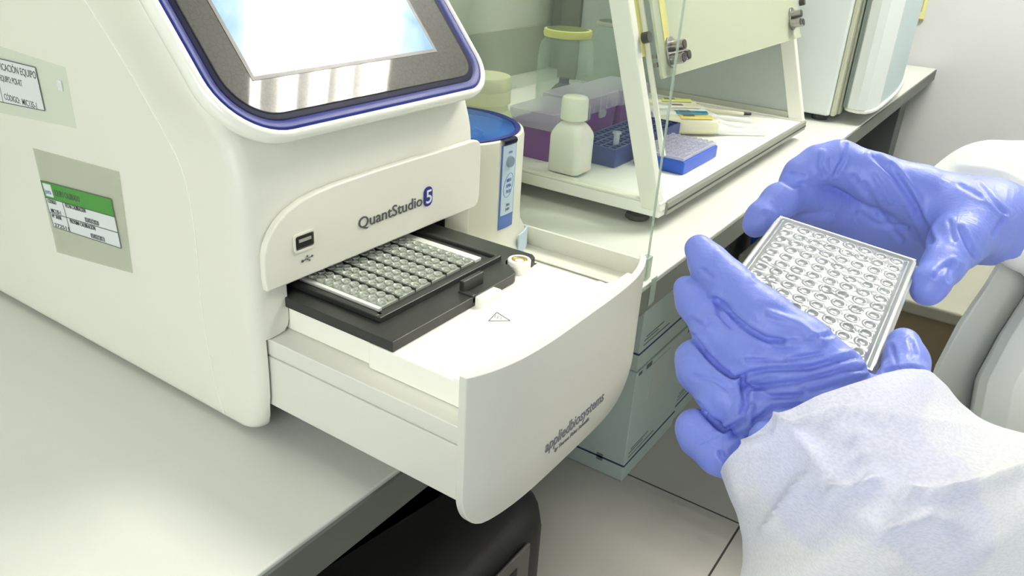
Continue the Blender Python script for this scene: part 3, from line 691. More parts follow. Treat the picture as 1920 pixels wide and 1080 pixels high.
rod('button', onc(0, 0.1305, 0.001), onc(0, 0.1305, 0.0045), 0.0072, btngrey, lb, r2=0.0062, n=24, label='round grey button')
tube('oval_mark', [onc(0.0105 * math.cos(2 * PI * k / 30 ) * 0.9 + 0.0 , 0.101 + 0.014 * math.sin(2 * PI * k / 30) + 0.0045 * math.cos(2 * PI * k / 30)) for k in range(30)], 0.00035, labelblue, lb, closed=True)
for s_, z_, sz, wd in (('OPEN', 0.1405, 0.004, 0.008), ('MINI', 0.1055, 0.006, 0.009), ('SPIN', 0.0985, 0.006, 0.010), ('PLUS', 0.0915, 0.006, 0.009), ('100-', 0.0745, 0.005, 0.008), ('240V', 0.069, 0.005, 0.009)):
    text('lettering', s_, sz, onc(-wd / 2, z_, 0.0018), et, (0, 0, 1), labelblue if z_ > .09 else ink_soft, lb, maxw=wd, thick=0.0001)
tube('lid_catch', [onc(t, 0.1545, -0.001) for t in np.linspace(-0.013, 0.013, 8)], 0.0042, bluedark, cen, label='dark blue lid catch')
part('foot_patch', *cyl_patch(277, 297, 0.008, 0.034, 0.1105, 0.002), labelpale, cen, smooth=True, label='pale blue patch on the foot')

jx, jy = 0.940, 0.672
jar = thing('plastic_jar', (jx, jy, 0.0), 'cream plastic screw-top jar standing behind the round centrifuge', 'jar')
lathe('jar_body', [(0.030, 0.001), (0.041, 0.002), (0.044, 0.008), (0.044, 0.128), (0.041, 0.136), (0.037, 0.140), (0.036, 0.150), (0.033, 0.150)], (jx, jy, 0), creamjar, jar, n=48)
lathe('screw_cap', [(0.0375, 0.149), (0.0400, 0.150), (0.0400, 0.166), (0.0392, 0.168), (0.0400, 0.170), (0.0400, 0.184), (0.038, 0.187), (0.0, 0.188)], (jx, jy, 0), creamjar, jar, n=48, label='cream screw cap')

# clear partition standing on the bench between centrifuge and cabinet
par = thing('acrylic_partition', (0.842, 0.75, 0.0), 'tall clear acrylic partition on the bench left of the hood', 'partition')
box('clear_sheet', (0.8400, 0.347, 0.003), (0.8440, 1.20, 0.75), acryl, par)
boxes('sheet_edge', [((0.8400, 0.3455, 0.003), (0.8440, 0.3469, 0.75))], acryledge, par, label='greenish front edge of the sheet')
boxes('base_channel', [((0.800, 0.352, 0.0005), (0.8395, 1.20, 0.0025)), ((0.8355, 0.352, 0.0025), (0.8398, 1.20, 0.027))], framewhite, par, bev=0.0006, label='cream base strip')
box('front_clip', (0.834, 0.343, 0.001), (0.850, 0.352, 0.030), acryledge, par, bev=0.001)
box('front_clip', (0.834, 0.334, -0.030), (0.850, 0.3348, 0.006), acryledge, par)

# ================================================================== CLEAR HOOD ON THE BENCH
hood = thing('workstation_hood', (1.34, 0.70, 0.0), 'white framed clear hood with raised sloping door, standing on small feet', 'laboratory hood')
HX0, HX1, HY0, HY1 = 1.0, 1.722, 0.404, 1.0
box('floor_panel', (HX0, HY0, 0.021), (HX1, HY1, 0.039), basew, hood, bev=0.002)
box('floor_rim', (HX0, HY0, 0.039), (HX0 + 0.022, HY1, 0.0425), framewhite, hood, bev=0.001); box('floor_rim', (HX1 - 0.02, HY0, 0.039), (HX1, HY1, 0.0425), framewhite, hood, bev=0.001)
box('front_rail', (HX0 + 0.02, HY0 - 0.0035, 0.0215), (HX1 - 0.003, HY0 + 0.004, 0.0395), railm, hood, bev=0.001, label='grey aluminium front rail')
for fx, fy_ in ((1.035, 0.452), (1.64, 0.44), (1.04, 0.93), (1.64, 0.93)):
    ft = lathe('foot', [(0.016, 0.0005), (0.0185, 0.003), (0.0165, 0.008), (0.006, 0.010), (0.006, 0.0215)], (fx, fy_, 0), rubber, hood, n=24)
SL = 0.315   # lean of the front posts
def post(nm, x0, x1):
    V = []
    for z, yy in ((0.030, HY0 - 0.002), (0.62, HY0 - 0.002 + SL * 0.59)):
        V += [(x0, yy, z), (x1, yy, z), (x1, yy + 0.030, z), (x0, yy + 0.030, z)]
    return part(nm, V, BF, framewhite, hood, bev=0.002)
post('front_post', HX0 - 0.001, HX0 + 0.017); post('front_post', HX1 - 0.017, HX1 + 0.001)
boxes('rear_post', [((HX0, HY1 - 0.040, 0.039), (HX0 + 0.034, HY1, 0.62))], postgrey, hood, bev=0.002)
boxes('rear_post', [((HX1 - 0.02, HY1 - 0.050, 0.039), (HX1, HY1, 0.62))], postgrey, hood, bev=0.002)
boxes('top_frame', [((HX0, 0.58, 0.62), (HX1, 0.61, 0.64)), ((HX0, HY1 - 0.03, 0.62), (HX1, HY1, 0.64)), ((HX0, 0.61, 0.62), (HX0 + 0.03, HY1 - 0.03, 0.64)), ((HX1 - 0.03, 0.61, 0.62), (HX1, HY1 - 0.03, 0.64))], framewhite, hood, bev=0.002)
def sidepanel(nm, x, m, th=0.004):
    out = [(HY0 + 0.030, 0.043), (HY1 - 0.026, 0.043), (HY1 - 0.026, 0.619), (HY0 + 0.030 + SL * 0.578, 0.619)]
    return prism(nm, out, (x, 0, 0), (0, 1, 0), (0, 0, 1), (th, 0, 0), m, hood)
sidepanel('side_sheet', HX0 + 0.006, acryl)
sidepanel('side_panel', HX1 - 0.010, sidegrey)
box('panel_rim', (HX1 - 0.0145, HY0 + 0.034, 0.0425), (HX1 - 0.0105, HY1 - 0.03, 0.054), alu, hood)
box('rear_sheet', (HX0 + 0.021, HY1 - 0.012, 0.040), (HX1 - 0.021, HY1 - 0.008, 0.619), acryl, hood)
# sloping door, raised
dn = np.array([0, -1, SL]); dn = dn / np.linalg.norm(dn); dv = np.array([0, SL, 1.0]); dv /= np.linalg.norm(dv)
def dpt(x, z, o): return np.array([x, HY0 - 0.002 + SL * (z - 0.03), z]) + dn * o
V = [dpt(x, z, o) for o in (0.010, 0.014) for x, z in ((HX0 + 0.040, 0.200), (1.700, 0.200), (1.700, 0.60), (HX0 + 0.040, 0.60))]
door = part('door_sheet', V, [(0, 1, 2, 3), (7, 6, 5, 4), (0, 4, 5, 1), (1, 5, 6, 2), (2, 6, 7, 3), (3, 7, 4, 0)], acryldoor, hood, label='acrylic door with its reflection painted in as cream haze, raised')
V = [dpt(x, z, o) for o in (0.0145, 0.0150) for x, z in ((HX0 + 0.040, 0.200), (1.700, 0.200), (1.700, 0.2035), (HX0 + 0.040, 0.2035))]
part('door_edge', V, [(0, 1, 2, 3), (7, 6, 5, 4), (0, 4, 5, 1), (1, 5, 6, 2), (2, 6, 7, 3), (3, 7, 4, 0)], acryldoor, door)
V = [dpt(x, z, o) for o in (-0.005, 0.002) for x, z in ((HX0 + 0.036, 0.10), (HX0 + 0.0395, 0.10), (HX0 + 0.0395, 0.60), (HX0 + 0.036, 0.60))]
part('door_track', V, [(0, 1, 2, 3), (7, 6, 5, 4), (0, 4, 5, 1), (1, 5, 6, 2), (2, 6, 7, 3), (3, 7, 4, 0)], framewhite, hood)
for xa, xb, oa in ((HX0 + 0.018, HX0 + 0.035, -0.004), (HX0 + 0.060, HX0 + 0.078, 0.0142)):
    V = [dpt(x, z, o) for o in (oa, oa + 0.0006) for x, z in ((xa, 0.232), (xb, 0.232), (xb, 0.60), (xa, 0.60))]
    part('guide_strip', V, [(0, 1, 2, 3), (7, 6, 5, 4), (0, 4, 5, 1), (1, 5, 6, 2), (2, 6, 7, 3), (3, 7, 4, 0)], yellows, hood, label='pale yellow guide strip')
def knobs(x, zc, flip=1):
    hp = part('hinge_plate', *prism_vf([(x + a * flip, b) for a, b in rrect(-0.012, -0.012, 0.016, 0.030, 0.012, 6)], dpt(0, zc, 0.0145), (1, 0, 0), tuple(dv), tuple(dn * 0.003)), steel, hood, bev=0.0006)
    for a, b in ((0.006, 0.016), (-0.002, -0.001), (0.017, 0.001)):
        p = dpt(x + a * flip, zc, 0.017) + dv * b; q = p + dn * 0.018
        k = rod('knurled_knob', p, q, 0.0075, steel, hp, n=20); rod('knob_face', q, q + dn * 0.001, 0.0062, darksteel, hp, n=20)
    for b in (-0.004, 0.008):
        p = dpt(x - 0.030 * flip, zc, 0.004) + dv * b; rod('hinge_pin', p, p + np.array([0.022 * flip, 0, 0]), 0.0032, steel, hp)
    boxes('block', [(tuple(dpt(x - 0.018, zc - 0.022, 0.010)), tuple(dpt(x + 0.012, zc - 0.012, 0.010) + np.array([0, 0.006, 0])))], alu, hp)
box('rail_groove', (HX0 + 0.021, HY0 - 0.0042, 0.0285), (HX1 - 0.003, HY0 - 0.0034, 0.0310), rubber, hood)
knobs(1.072, 0.222); knobs(1.652, 0.228, -1)
p = dpt(HX0 + 0.020, 0.255, 0.003); rod('stop_knob', p, p + dn * 0.010, 0.0075, knobblk, hood, n=18, label='small black knob')
p = dpt(HX1 - 0.01, 0.262, 0.015); rod('stop_knob', p, p + dn * 0.010, 0.006, darksteel, hood, n=18)

# ---- things inside the hood
def tipbox(x0, y0, x1, y1, zt, lab):
    z0 = 0.0392 if True else 0; t = thing('pipette_tip_box', ((x0 + x1) / 2, (y0 + y1) / 2, z0), lab, 'pipette tip box', 'purple tip boxes in the hood')
    zl = zt - 0.026
    part('box_body', *loft([[(x, y, z) for x, y in rrect(x0 + s, y0 + s, x1 - s, y1 - s, 0.006, 4)] for s, z in ((0.006, z0 + 0.0005), (0.003, zl), (0.003, zl + 0.004))]), purple, t, smooth=True)
    part('lid', *loft([[(x, y, z) for x, y in rrect(x0 + s, y0 + s, x1 - s, y1 - s, 0.006, 4)] for s, z in ((0.0005, zl - 0.002), (0.0, zl), (0.001, zt - 0.002), (0.003, zt))]), lidclear, t, smooth=True)
    for a_, b_ in [((x0 + 0.006 + k * (x1 - x0 - 0.012) / 5, y0 - 0.0012, zl + 0.001), (x0 + 0.008 + k * (x1 - x0 - 0.012) / 5, y0 + 0.0005, zt - 0.004)) for k in range(6)]: box('lid_ridge', a_, b_, lidclear, t)
    part('latch', *prism_vf(rrect((x0 + x1) / 2 - 0.012, zl - 0.014, (x0 + x1) / 2 + 0.012, zl - 0.001, 0.005, 4), (0, y0 + 0.0015, 0), (1, 0, 0), (0, 0, 1), (0, -0.003, 0)), lidclear, t)
    box('tip_tray', (x0 + 0.006, y0 + 0.006, zl + 0.004), (x1 - 0.006, y1 - 0.006, zl + 0.006), MATS['tipbox_purple'], t)
tipbox(1.066, 0.622, 1.182, 0.712, 0.118, 'purple tip box with translucent lid, left one behind the milky bottle')
tipbox(1.194, 0.640, 1.322, 0.730, 0.120, 'purple tip box with white latch, middle one behind the navy rack')
tipbox(1.334, 0.642, 1.452, 0.730, 0.116, 'purple tip box, right one partly behind the sloping hood post')
bx_, by_ = 1.048, 0.580
bo = thing('square_bottle', (bx_, by_, 0.0425), 'milky square plastic bottle with white cap near the left hood sheet', 'bottle')
S = 0.0265
rings = []
for s, z, r in ((S - 0.003, 0.0427, 0.008), (S, 0.045, 0.009), (S, 0.098, 0.009), (S - 0.001, 0.104, 0.0105), (S - 0.004, 0.111, 0.013), (S - 0.009, 0.117, 0.0125), (0.0135, 0.1195, 0.0125), (0.0125, 0.121, 0.0120), (0.0125, 0.128, 0.012)):
    rings.append([(bx_ + a, by_ + b, z) for a, b in rrect(-s, -s, s, s, min(r, s * .98), 6)])
part('bottle_body', *loft(rings), milky, bo, smooth=True, angle=60)
bv = [(0.0195, 0.1225), (0.0205, 0.1235), (0.0200, 0.152), (0.0185, 0.1555), (0.017, 0.1565), (0.0, 0.1568)]
lathe('bottle_cap', bv, (bx_, by_, 0), capw, bo, n=48, label='ribbed white cap')
# navy tube rack with grid of holes
rk = thing('tube_rack', (1.24, 0.585, 0.0392), 'long navy blue tube rack in front of the purple boxes', 'tube rack')
RX0, RX1, RY0, RY1, RZ0, RZ1 = 1.118, 1.372, 0.538, 0.618, 0.0394, 0.070
L = [((RX0, RY0, RZ0), (RX1, RY0 + 0.003, RZ1)), ((RX0, RY1 - 0.003, RZ0), (RX1, RY1, RZ1)), ((RX0, RY0 + .003, RZ0), (RX0 + 0.003, RY1 - .003, RZ1)), ((RX1 - 0.003, RY0 + .003, RZ0), (RX1, RY1 - .003, RZ1)), ((RX0 + .003, RY0 + .003, RZ0 + .004), (RX1 - .003, RY1 - .003, RZ0 + .008))]
boxes('rack_body', L, navy, rk, bev=0.0006)
L = []
for k in range(1, 16): x = RX0 + (RX1 - RX0) * k / 16; L.append(((x - 0.0018, RY0 + 0.003, RZ1 - 0.010), (x + 0.0018, RY1 - 0.003, RZ1 - 0.001)))
for k in range(1, 5): y = RY0 + (RY1 - RY0) * k / 5; L.append(((RX0 + 0.003, y - 0.0018, RZ1 - 0.0105), (RX1 - 0.003, y + 0.0018, RZ1 - 0.0012)))
boxes('rack_grid', L, navy, rk)
tb = thing('sample_tube', (1.152, 0.556, 0.050), 'small clear sample tube sticking up from the navy rack', 'tube')
lathe('tube_body', [(0.001, 0.047), (0.003, 0.050), (0.0048, 0.062), (0.0050, 0.085), (0.0074, 0.086), (0.0074, 0.089), (0.0046, 0.0885), (0.0044, 0.064), (0.001, 0.052)], (1.152, 0.556, 0.0), tubeclear, tb, n=24)
# royal blue holder with PCR plate
pb = thing('plate_holder_box', (1.235, 0.482, 0.0392), 'bright blue plate holder behind the sloping front post', 'plate holder')
boxes('holder_body', [((1.163, 0.440, 0.0394), (1.307, 0.527, 0.0600)), ], royal, pb, bev=0.002)
pl = thing('pcr_plate', (1.235, 0.482, 0.0602), 'small translucent white plate lying on the bright blue holder', 'well plate')
box('plate_deck', (1.1655, 0.4425, 0.0603), (1.3045, 0.5245, 0.0655), lidclear, pl, bev=0.0012)
Lw = []
for i in range(14):
    for j in range(8):
        Lw.append(lathe_vf([(0.0036, 0.0), (0.0036, 0.0022), (0.0026, 0.0022), (0.0022, 0.0006)], (1.1745 + i * 0.0093, 0.4485 + j * 0.00995, 0.0655), 10))
o = part('wells', *join(Lw), lidclear, pl, smooth=True, angle=50)
# pipettes lying side by side
def pipette(x, y, z, ang, L, m, accent, mt, lab, tip=None, big=1.0):
    t = thing('pipette', (x, y, z), lab, 'pipette', 'pipettes lying in the hood', rot=(0, 0, ang))
    def rings(P, sy=1.0):
        return loft([[(px, ry * math.cos(2 * PI * k / 18) * sy + oy, rz * math.sin(2 * PI * k / 18) + oz) for k in range(18)] for px, ry, rz, oy, oz in P])
    b = big
    part('handle', *rings([(-0.002, .006, .006, 0, .014 * b), (0.0, .011 * b, .012 * b, 0, .014 * b), (0.03, .0135 * b, .0138 * b, 0, .0145 * b), (0.10, .0135 * b, .0135 * b, 0, .014 * b), (0.118, .012 * b, .012 * b, 0, .0135 * b), (0.120, .0115 * b, .0115 * b, 0, .0135 * b)]), m, t, local=True, smooth=True)
    part('shaft', *rings([(0.119, .0095 * b, .0095 * b, 0, .0125 * b), (0.132, .0085 * b, .0085 * b, 0, .012), (0.150, .0055, .0055, 0, .010), (0.150 + L * .5, .0048, .0048, 0, .008), (0.150 + L, .0032, .0032, 0, .0055)]), mt, t, local=True, smooth=True)
    part('plunger', *rings([(-0.026, .008, .008, 0, .014), (-0.019, .0085, .0085, 0, .014), (-0.018, .004, .004, 0, .014), (0.0, .004, .004, 0, .014)]), accent, t, local=True, smooth=True)
    part('finger_hook', *tube_vf([(0.004, 0.010, 0.018), (0.004, 0.022, 0.020), (0.012, 0.028, 0.021), (0.024, 0.026, 0.021), (0.030, 0.012, 0.018)], 0.0048, 8), m, t, local=True, smooth=True)
    Va = [(px, (0.0142 * b + o_) * math.cos(a_), (0.0142 * b + o_) * math.sin(a_) + .0142 * b) for o_ in (0.0, 0.0008) for px in (0.045, 0.108) for a_ in np.linspace(math.radians(48), math.radians(128), 9)]
    Fa = [(i, i + 1, i + 10, i + 9) for i in range(8)] + [(18 + i, 27 + i, 28 + i, 19 + i) for i in range(8)] + [(i, 18 + i, 19 + i, i + 1) for i in range(8)] + [(9 + i, 10 + i, 28 + i, 27 + i) for i in range(8)] + [(0, 9, 27, 18), (8, 26, 35, 17)]
    part('coloured_band', Va, Fa, accent, t, local=True, smooth=True)
    part('volume_window', boxv((0.052, -0.005, 0.0270 * b), (0.074, 0.005, 0.0292 * b)), BF, ink_soft, t, local=True)
    if tip: part('tip_end', *rings([(0.150 + L, .0036, .0036, 0, .0055), (0.150 + L + .016, .0032, .0032, 0, .0053)]), tip, t, local=True, smooth=True)
pa = math.atan2(-0.174, 0.156) 
pipette(1.372, 0.588, 0.0394, pa + 0.02, 0.075, pipcream, pipyel, pipwhite, 'cream pipette with yellow band, nearest one in the hood', big=1.25)
pipette(1.418, 0.616, 0.0394, pa - 0.02, 0.075, pipwhite, teal, pipwhite, 'white pipette with teal button, second from the front', big=1.15)
pipette(1.458, 0.648, 0.0394, pa + 0.0, 0.072, pipwhite, pipcream, pipwhite, 'plain white pipette, third from the front', big=1.15)
pipette(1.498, 0.682, 0.0394, pa + 0.03, 0.080, pipcream, piplime, pipcream, 'cream pipette with lime band and black tip, rearmost', tip=knobblk, big=1.15)

# glass jars at the back
def glassjar(x, y, lab, ring):
    j = thing('glass_jar', (x, y, 0.0394), lab, 'glass jar', 'glass jars in the hood')
    lathe('jar_glass', [(0.0396, 0.04), (0.0515, 0.041), (0.0548, 0.048), (0.0554, 0.06), (0.0554, 0.15), (0.0528, 0.17), (0.0449, 0.184), (0.0409, 0.19), (0.0409, 0.2), (0.0396, 0.2), (0.0396, 0.19), (0.0436, 0.182), (0.0515, 0.168), (0.0535, 0.15), (0.0535, 0.06), (0.0, 0.046)], (x, y, 0), jarglass, j, n=56, cap=False)
    if ring: 
        lathe('jar_rim', [(0.041, 0.186), (0.046, 0.187), (0.0475, 0.193), (0.046, 0.200), (0.041, 0.201)], (x, y, 0), yellowr, j, n=48, cap=False, label='yellow plastic rim ring')
    else: lathe('jar_rim', [(0.041, 0.192), (0.044, 0.194), (0.044, 0.199), (0.0405, 0.200)], (x, y, 0), alu, j, n=48, cap=False)
glassjar(1.392, 0.800, 'clear glass jar with yellow ring at its mouth, behind the purple boxes', True)
glassjar(1.600, 0.800, 'clear glass jar without yellow ring, behind the sloping hood post', False)
dk = thing('dark_bottle', (1.392, 0.800, 0.046), 'small dark violet bottle inside the yellow rimmed glass jar', 'bottle')
lathe('bottle_body', [(0.020, 0.0475), (0.024, 0.050), (0.024, 0.085), (0.016, 0.094), (0.010, 0.098), (0.010, 0.108), (0.0, 0.108)], (1.392, 0.800, 0), mat('dark_violet_glass', (72, 72, 96), 0.2), dk, n=28)
# equipment against the back wall
eq = thing('equipment_tower', (2.1, 1.12, 0.001), 'dark grey upright equipment box against the back wall', 'equipment')
box('casing', (2.00, 1.05, 0.001), (2.17, 1.205, 0.55), mat('tower_grey', (104, 108, 98), 0.6), eq, bev=0.004)
box('front_panel', (2.015, 1.0465, 0.02), (2.155, 1.0495, 0.53), mat('tower_front', (112, 116, 106), 0.5), eq, bev=0.002)
wb_ = thing('white_unit', (2.34, 1.10, 0.001), 'tall white unit with dark printed label against the back wall', 'equipment')
box('casing', (2.19, 1.04, 0.001), (2.56, 1.205, 0.55), wallback, wb_, bev=0.004)
lb2 = boxes('printed_label', [((2.24, 1.038, 0.185), (2.31, 1.0395, 0.215))], ink_soft, wb_)

# ================================================================== WHITE APPLIANCE AT THE FAR END
ap = thing('incubator', (2.33, 0.65, 0.0), 'tall white appliance with curved pale blue door at the far end of the bench', 'appliance')
box('cabinet_body', (1.925, 0.402, 0.014), (2.74, 0.95, 1.0), applw, ap, bev=0.008)
boxes('front_trim', [((1.930, 0.392, 0.016), (1.962, 0.4015, 0.99)), ((1.966, 0.388, 0.016), (1.985, 0.4015, 0.99))], appltrim, ap, bev=0.002, label='cream vertical trim')
DP = [(1.962, 0.384), (1.950, 0.372), (1.944, 0.352), (1.952, 0.336), (1.975, 0.327), (2.02, 0.3225)]
for k in range(1, 17):
    x = 2.02 + 0.68 * k / 16; DP.append((x, 0.3225 + 0.062 * (k / 16) ** 2.4))
n0 = len(DP); IN = [(x + (0.006 if i < 5 else 0.0), y + (0.0 if i < 3 else 0.010)) for i, (x, y) in enumerate(DP)]
DPo = DP + [(2.72, 0.3855), (1.99, 0.3855)]
dr = prism('curved_door', DPo, (0, 0, 0.036), (1, 0, 0), (0, 1, 0), (0, 0, 0.95), applb, ap, label='pale blue curved door')
dl = [(a - 0.002 if i < 4 else a, b - 0.002) for i, (a, b) in enumerate(DP[:6])] + [(2.05, 0.3215), (2.05, 0.328), (1.966, 0.384)]
prism('door_edge', dl, (0, 0, 0.0365), (1, 0, 0), (0, 1, 0), (0, 0, 0.949), applw, dr, label='white edge of the door')
DPr = [(a, b - 0.005) for a, b in DP] + [(2.725, 0.387), (1.985, 0.387)]
prism('door_rim', DPr, (0, 0, 0.028), (1, 0, 0), (0, 1, 0), (0, 0, 0.008), rimwhite, dr, bev=0.002, label='white lower rim of the door')
for fx, fy_ in ((1.96, 0.43), (2.70, 0.43), (1.96, 0.9), (2.70, 0.9)):
    lathe('foot', [(0.018, 0.0005), (0.018, 0.0145)], (fx, fy_, 0), rubber, ap, n=16)
nt_ = thing('wall_notice', (X1 - 0.006, 0.445, 0.20), 'small yellow framed notice on the white wall above the bench end', 'notice')
box('card', (X1 - 0.006, 0.418, 0.150), (X1 - 0.001, 0.466, 0.26), cardyel, nt_)
boxes('frame', [((X1 - 0.010, 0.464, 0.145), (X1 - 0.001, 0.470, 0.265)), ((X1 - 0.010, 0.418, 0.143), (X1 - 0.001, 0.464, 0.150))], mat('frame_wood', (150, 130, 80), 0.5), nt_)
box('printed_patch', (X1 - 0.0068, 0.428, 0.172), (X1 - 0.0061, 0.456, 0.250), mat('print_olive', (176, 176, 120), 0.6), nt_)

# ================================================================== UNDER THE BENCH
def carton(x0, y0, x1, y1, z0, z1, lab, band=True):
    c = thing('carton', ((x0 + x1) / 2, (y0 + y1) / 2, z0), lab, 'carton', 'white cartons under the bench')
    box('carton_body', (x0, y0, z0), (x1, y1, z1), cartonm, c, bev=0.002)
    zb = z0 + 0.045; L = [((x0 + 0.001, y0 - 0.0008, zb), (x1 - 0.001, y0 + 0.001, zb + 0.005)), ((x0 - 0.0008, y0, zb), (x0 + 0.001, y1 - 0.001, zb + 0.005))]
    for a, b in L: box('printed_band', a, b, cartonblue, c)
    L = [((x0 - 0.0008, y0 + 0.06, zb - 0.008), (x0 + 0.001, y0 + 0.078, zb + 0.012)), ((x0 - 0.0008, y0 + 0.15, zb + 0.012), (x0 + 0.001, y0 + 0.18, zb + 0.040))]
    for k, (a, b, h) in enumerate(((0.02, 0.17, 0.010), (0.02, 0.10, 0.022), (0.03, 0.13, 0.030))): L.append(((x0 + a, y0 - 0.0008, zb + h + 0.008), (x0 + b, y0 + 0.001, zb + h + 0.0105)))
    for a, b in L: box('printed_mark', a, b, mat('carton_print', (110, 124, 126), 0.7), c)
    boxes('paper_sticker', [((x0 + 0.09, y0 - 0.0012, z1 - 0.12), (x0 + 0.20, y0 + 0.001, z1 - 0.015))], mat('carton_sticker', (190, 202, 194), 0.6), c)
    for a, b in [((x0 + 0.012, y0 - 0.001, z1 - 0.012), (x0 + 0.03, y0 + 0.001, z1 - 0.004)), ((x0 + 0.055, y0 - 0.001, z1 - 0.014), (x0 + 0.085, y0 + 0.001, z1 - 0.002))]: box('flap_tape', a, b, pedestal, c)
carton(1.545, 0.622, 1.862, 0.95, ZF + 0.0005, -0.578, 'white carton with blue band on the floor, nearest the drawer')
carton(1.870, 0.630, 2.187, 0.95, ZF + 0.0005, -0.60, 'white carton on the floor, right of the nearest floor carton')
carton(1.550, 0.626, 1.852, 0.93, -0.5775, -0.27, 'white carton stacked on top of the nearest floor carton')
# black wheeled case
cs = thing('black_case', (0.80, 0.55, ZF + 0.001), 'black rounded hard case standing on the floor below the open drawer', 'case')
ca = math.radians(0); cu = np.array([1.0, 0, 0]); cv = np.array([0, 1.0, 0])
CO = np.array([0.660, 0.650, 0.012])
def cring(s, z): return [CO + cu * a + cv * b + np.array([0, 0, z]) for a, b in rrect(-0.33 + s, -0.16 + s, 0.33 - s, 0.17 - s, (0.06, 0.12, 0.08, 0.06), 8)]
part('case_shell', *loft([cring(s, z) for s, z in ((0.02, ZF + 0.001), (0.0, ZF + 0.02), (0.0, -0.56), (0.004, -0.53), (0.016, -0.512), (0.035, -0.502), (0.10, -0.498))]), blackcase, cs, smooth=True, angle=60)
boxes_ = []
def obb(a0, a1, b0, b1, z0, z1):
    return [CO + cu * a + cv * b + np.array([0, 0, z]) for z in (z0, z1) for a, b in ((a0, b0), (a1, b0), (a1, b1), (a0, b1))], BF
part('side_strip', *obb(-0.20, 0.20, -0.166, -0.1585, -0.60, -0.528), casegrey, cs, bev=0.003, label='grey side strip with slots')
for k in range(4): part('slot', *obb(-0.15 + k * 0.09, -0.11 + k * 0.09, -0.1675, -0.165, -0.58, -0.55), blackin, cs)
# brown box with pale lid beyond the held plate
sb = thing('pedestal_table', (1.95, 0.08, ZF + 0.001), 'brown pedestal side table with pale cream top beyond the gloved hands', 'side table')
box('table_top', (1.592, -0.31, -0.262), (2.21, 0.452, -0.235), boxcream, sb, bev=0.006, seg=3)
box('apron', (1.604, -0.30, -0.42), (2.2, 0.442, -0.262), brownbox, sb, bev=0.003, label='dark brown apron')
lathe('column', [(0.035, ZF + 0.03), (0.035, -0.42)], (1.99, 0.02, 0), darksteel, sb, n=24)
lathe('base', [(0.20, ZF + 0.001), (0.20, ZF + 0.015), (0.06, ZF + 0.032), (0.03, ZF + 0.034)], (1.99, 0.02, 0), darksteel, sb, n=36)

# ================================================================== THE PERSON IN GOWN AND GLOVES
def surface_nets(fn, lo, hi, h):
    lo = np.array(lo, float); hi = np.array(hi, float); n = np.ceil((hi - lo) / h).astype(int) + 1
    ax = [lo[i] + np.arange(n[i]) * h for i in range(3)]
    D = np.empty(n, np.float32)
    Yg, Zg = np.meshgrid(ax[1], ax[2], indexing='ij')
    for i in range(0, n[0], 8):
        xs = ax[0][i:i + 8]; P = np.empty((len(xs), n[1], n[2], 3)); P[..., 0] = xs[:, None, None]; P[..., 1] = Yg; P[..., 2] = Zg
        D[i:i + 8] = fn(P.reshape(-1, 3)).reshape(len(xs), n[1], n[2])
    sgn = D < 0
    c = [sgn[i:n[0] - 1 + i, j:n[1] - 1 + j, k:n[2] - 1 + k] for i in (0, 1) for j in (0, 1) for k in (0, 1)]
    cnt = sum(x.astype(np.int8) for x in c); act = (cnt > 0) & (cnt < 8)
    idx = -np.ones(act.shape, np.int64); cells = np.argwhere(act); idx[act] = np.arange(len(cells))
    acc = np.zeros((len(cells), 3)); num = np.zeros(len(cells))
    for axis in range(3):
        for a in (0, 1):
            for b in (0, 1):
                o0 = [0, 0, 0]; oth = [q for q in range(3) if q != axis]; o0[oth[0]] = a; o0[oth[1]] = b; o1 = list(o0); o1[axis] = 1
                i0 = cells + o0; i1 = cells + o1; d0 = D[tuple(i0.T)]; d1 = D[tuple(i1.T)]; cr = (d0 < 0) != (d1 < 0)
                t = np.where(cr, d0 / np.where(cr, d0 - d1, 1), 0); p = i0.astype(float); p[:, axis] += t
                acc[cr] += p[cr]; num[cr] += 1
    V = lo + acc / num[:, None] * h
    Fq = []
    for axis in range(3):
        b_, c_ = [q for q in range(3) if q != axis]
        sl0 = [slice(None)] * 3; sl1 = [slice(None)] * 3; sl0[axis] = slice(0, n[axis] - 1); sl1[axis] = slice(1, n[axis])
        s0 = sgn[tuple(sl0)]; s1 = sgn[tuple(sl1)]; e = np.argwhere(s0 != s1)
        e = e[(e[:, b_] > 0) & (e[:, c_] > 0) & (e[:, b_] < n[b_] - 1) & (e[:, c_] < n[c_] - 1)]
        q = []
        for db, dc in ((-1, -1), (0, -1), (0, 0), (-1, 0)):
            t = e.copy(); t[:, b_] += db; t[:, c_] += dc; q.append(idx[tuple(t.T)])
        q = np.stack(q, 1); fl = s0[tuple(e.T)] if axis != 1 else ~s0[tuple(e.T)]
        q[~fl] = q[~fl][:, ::-1]; Fq.append(q)
    return V, np.concatenate(Fq)

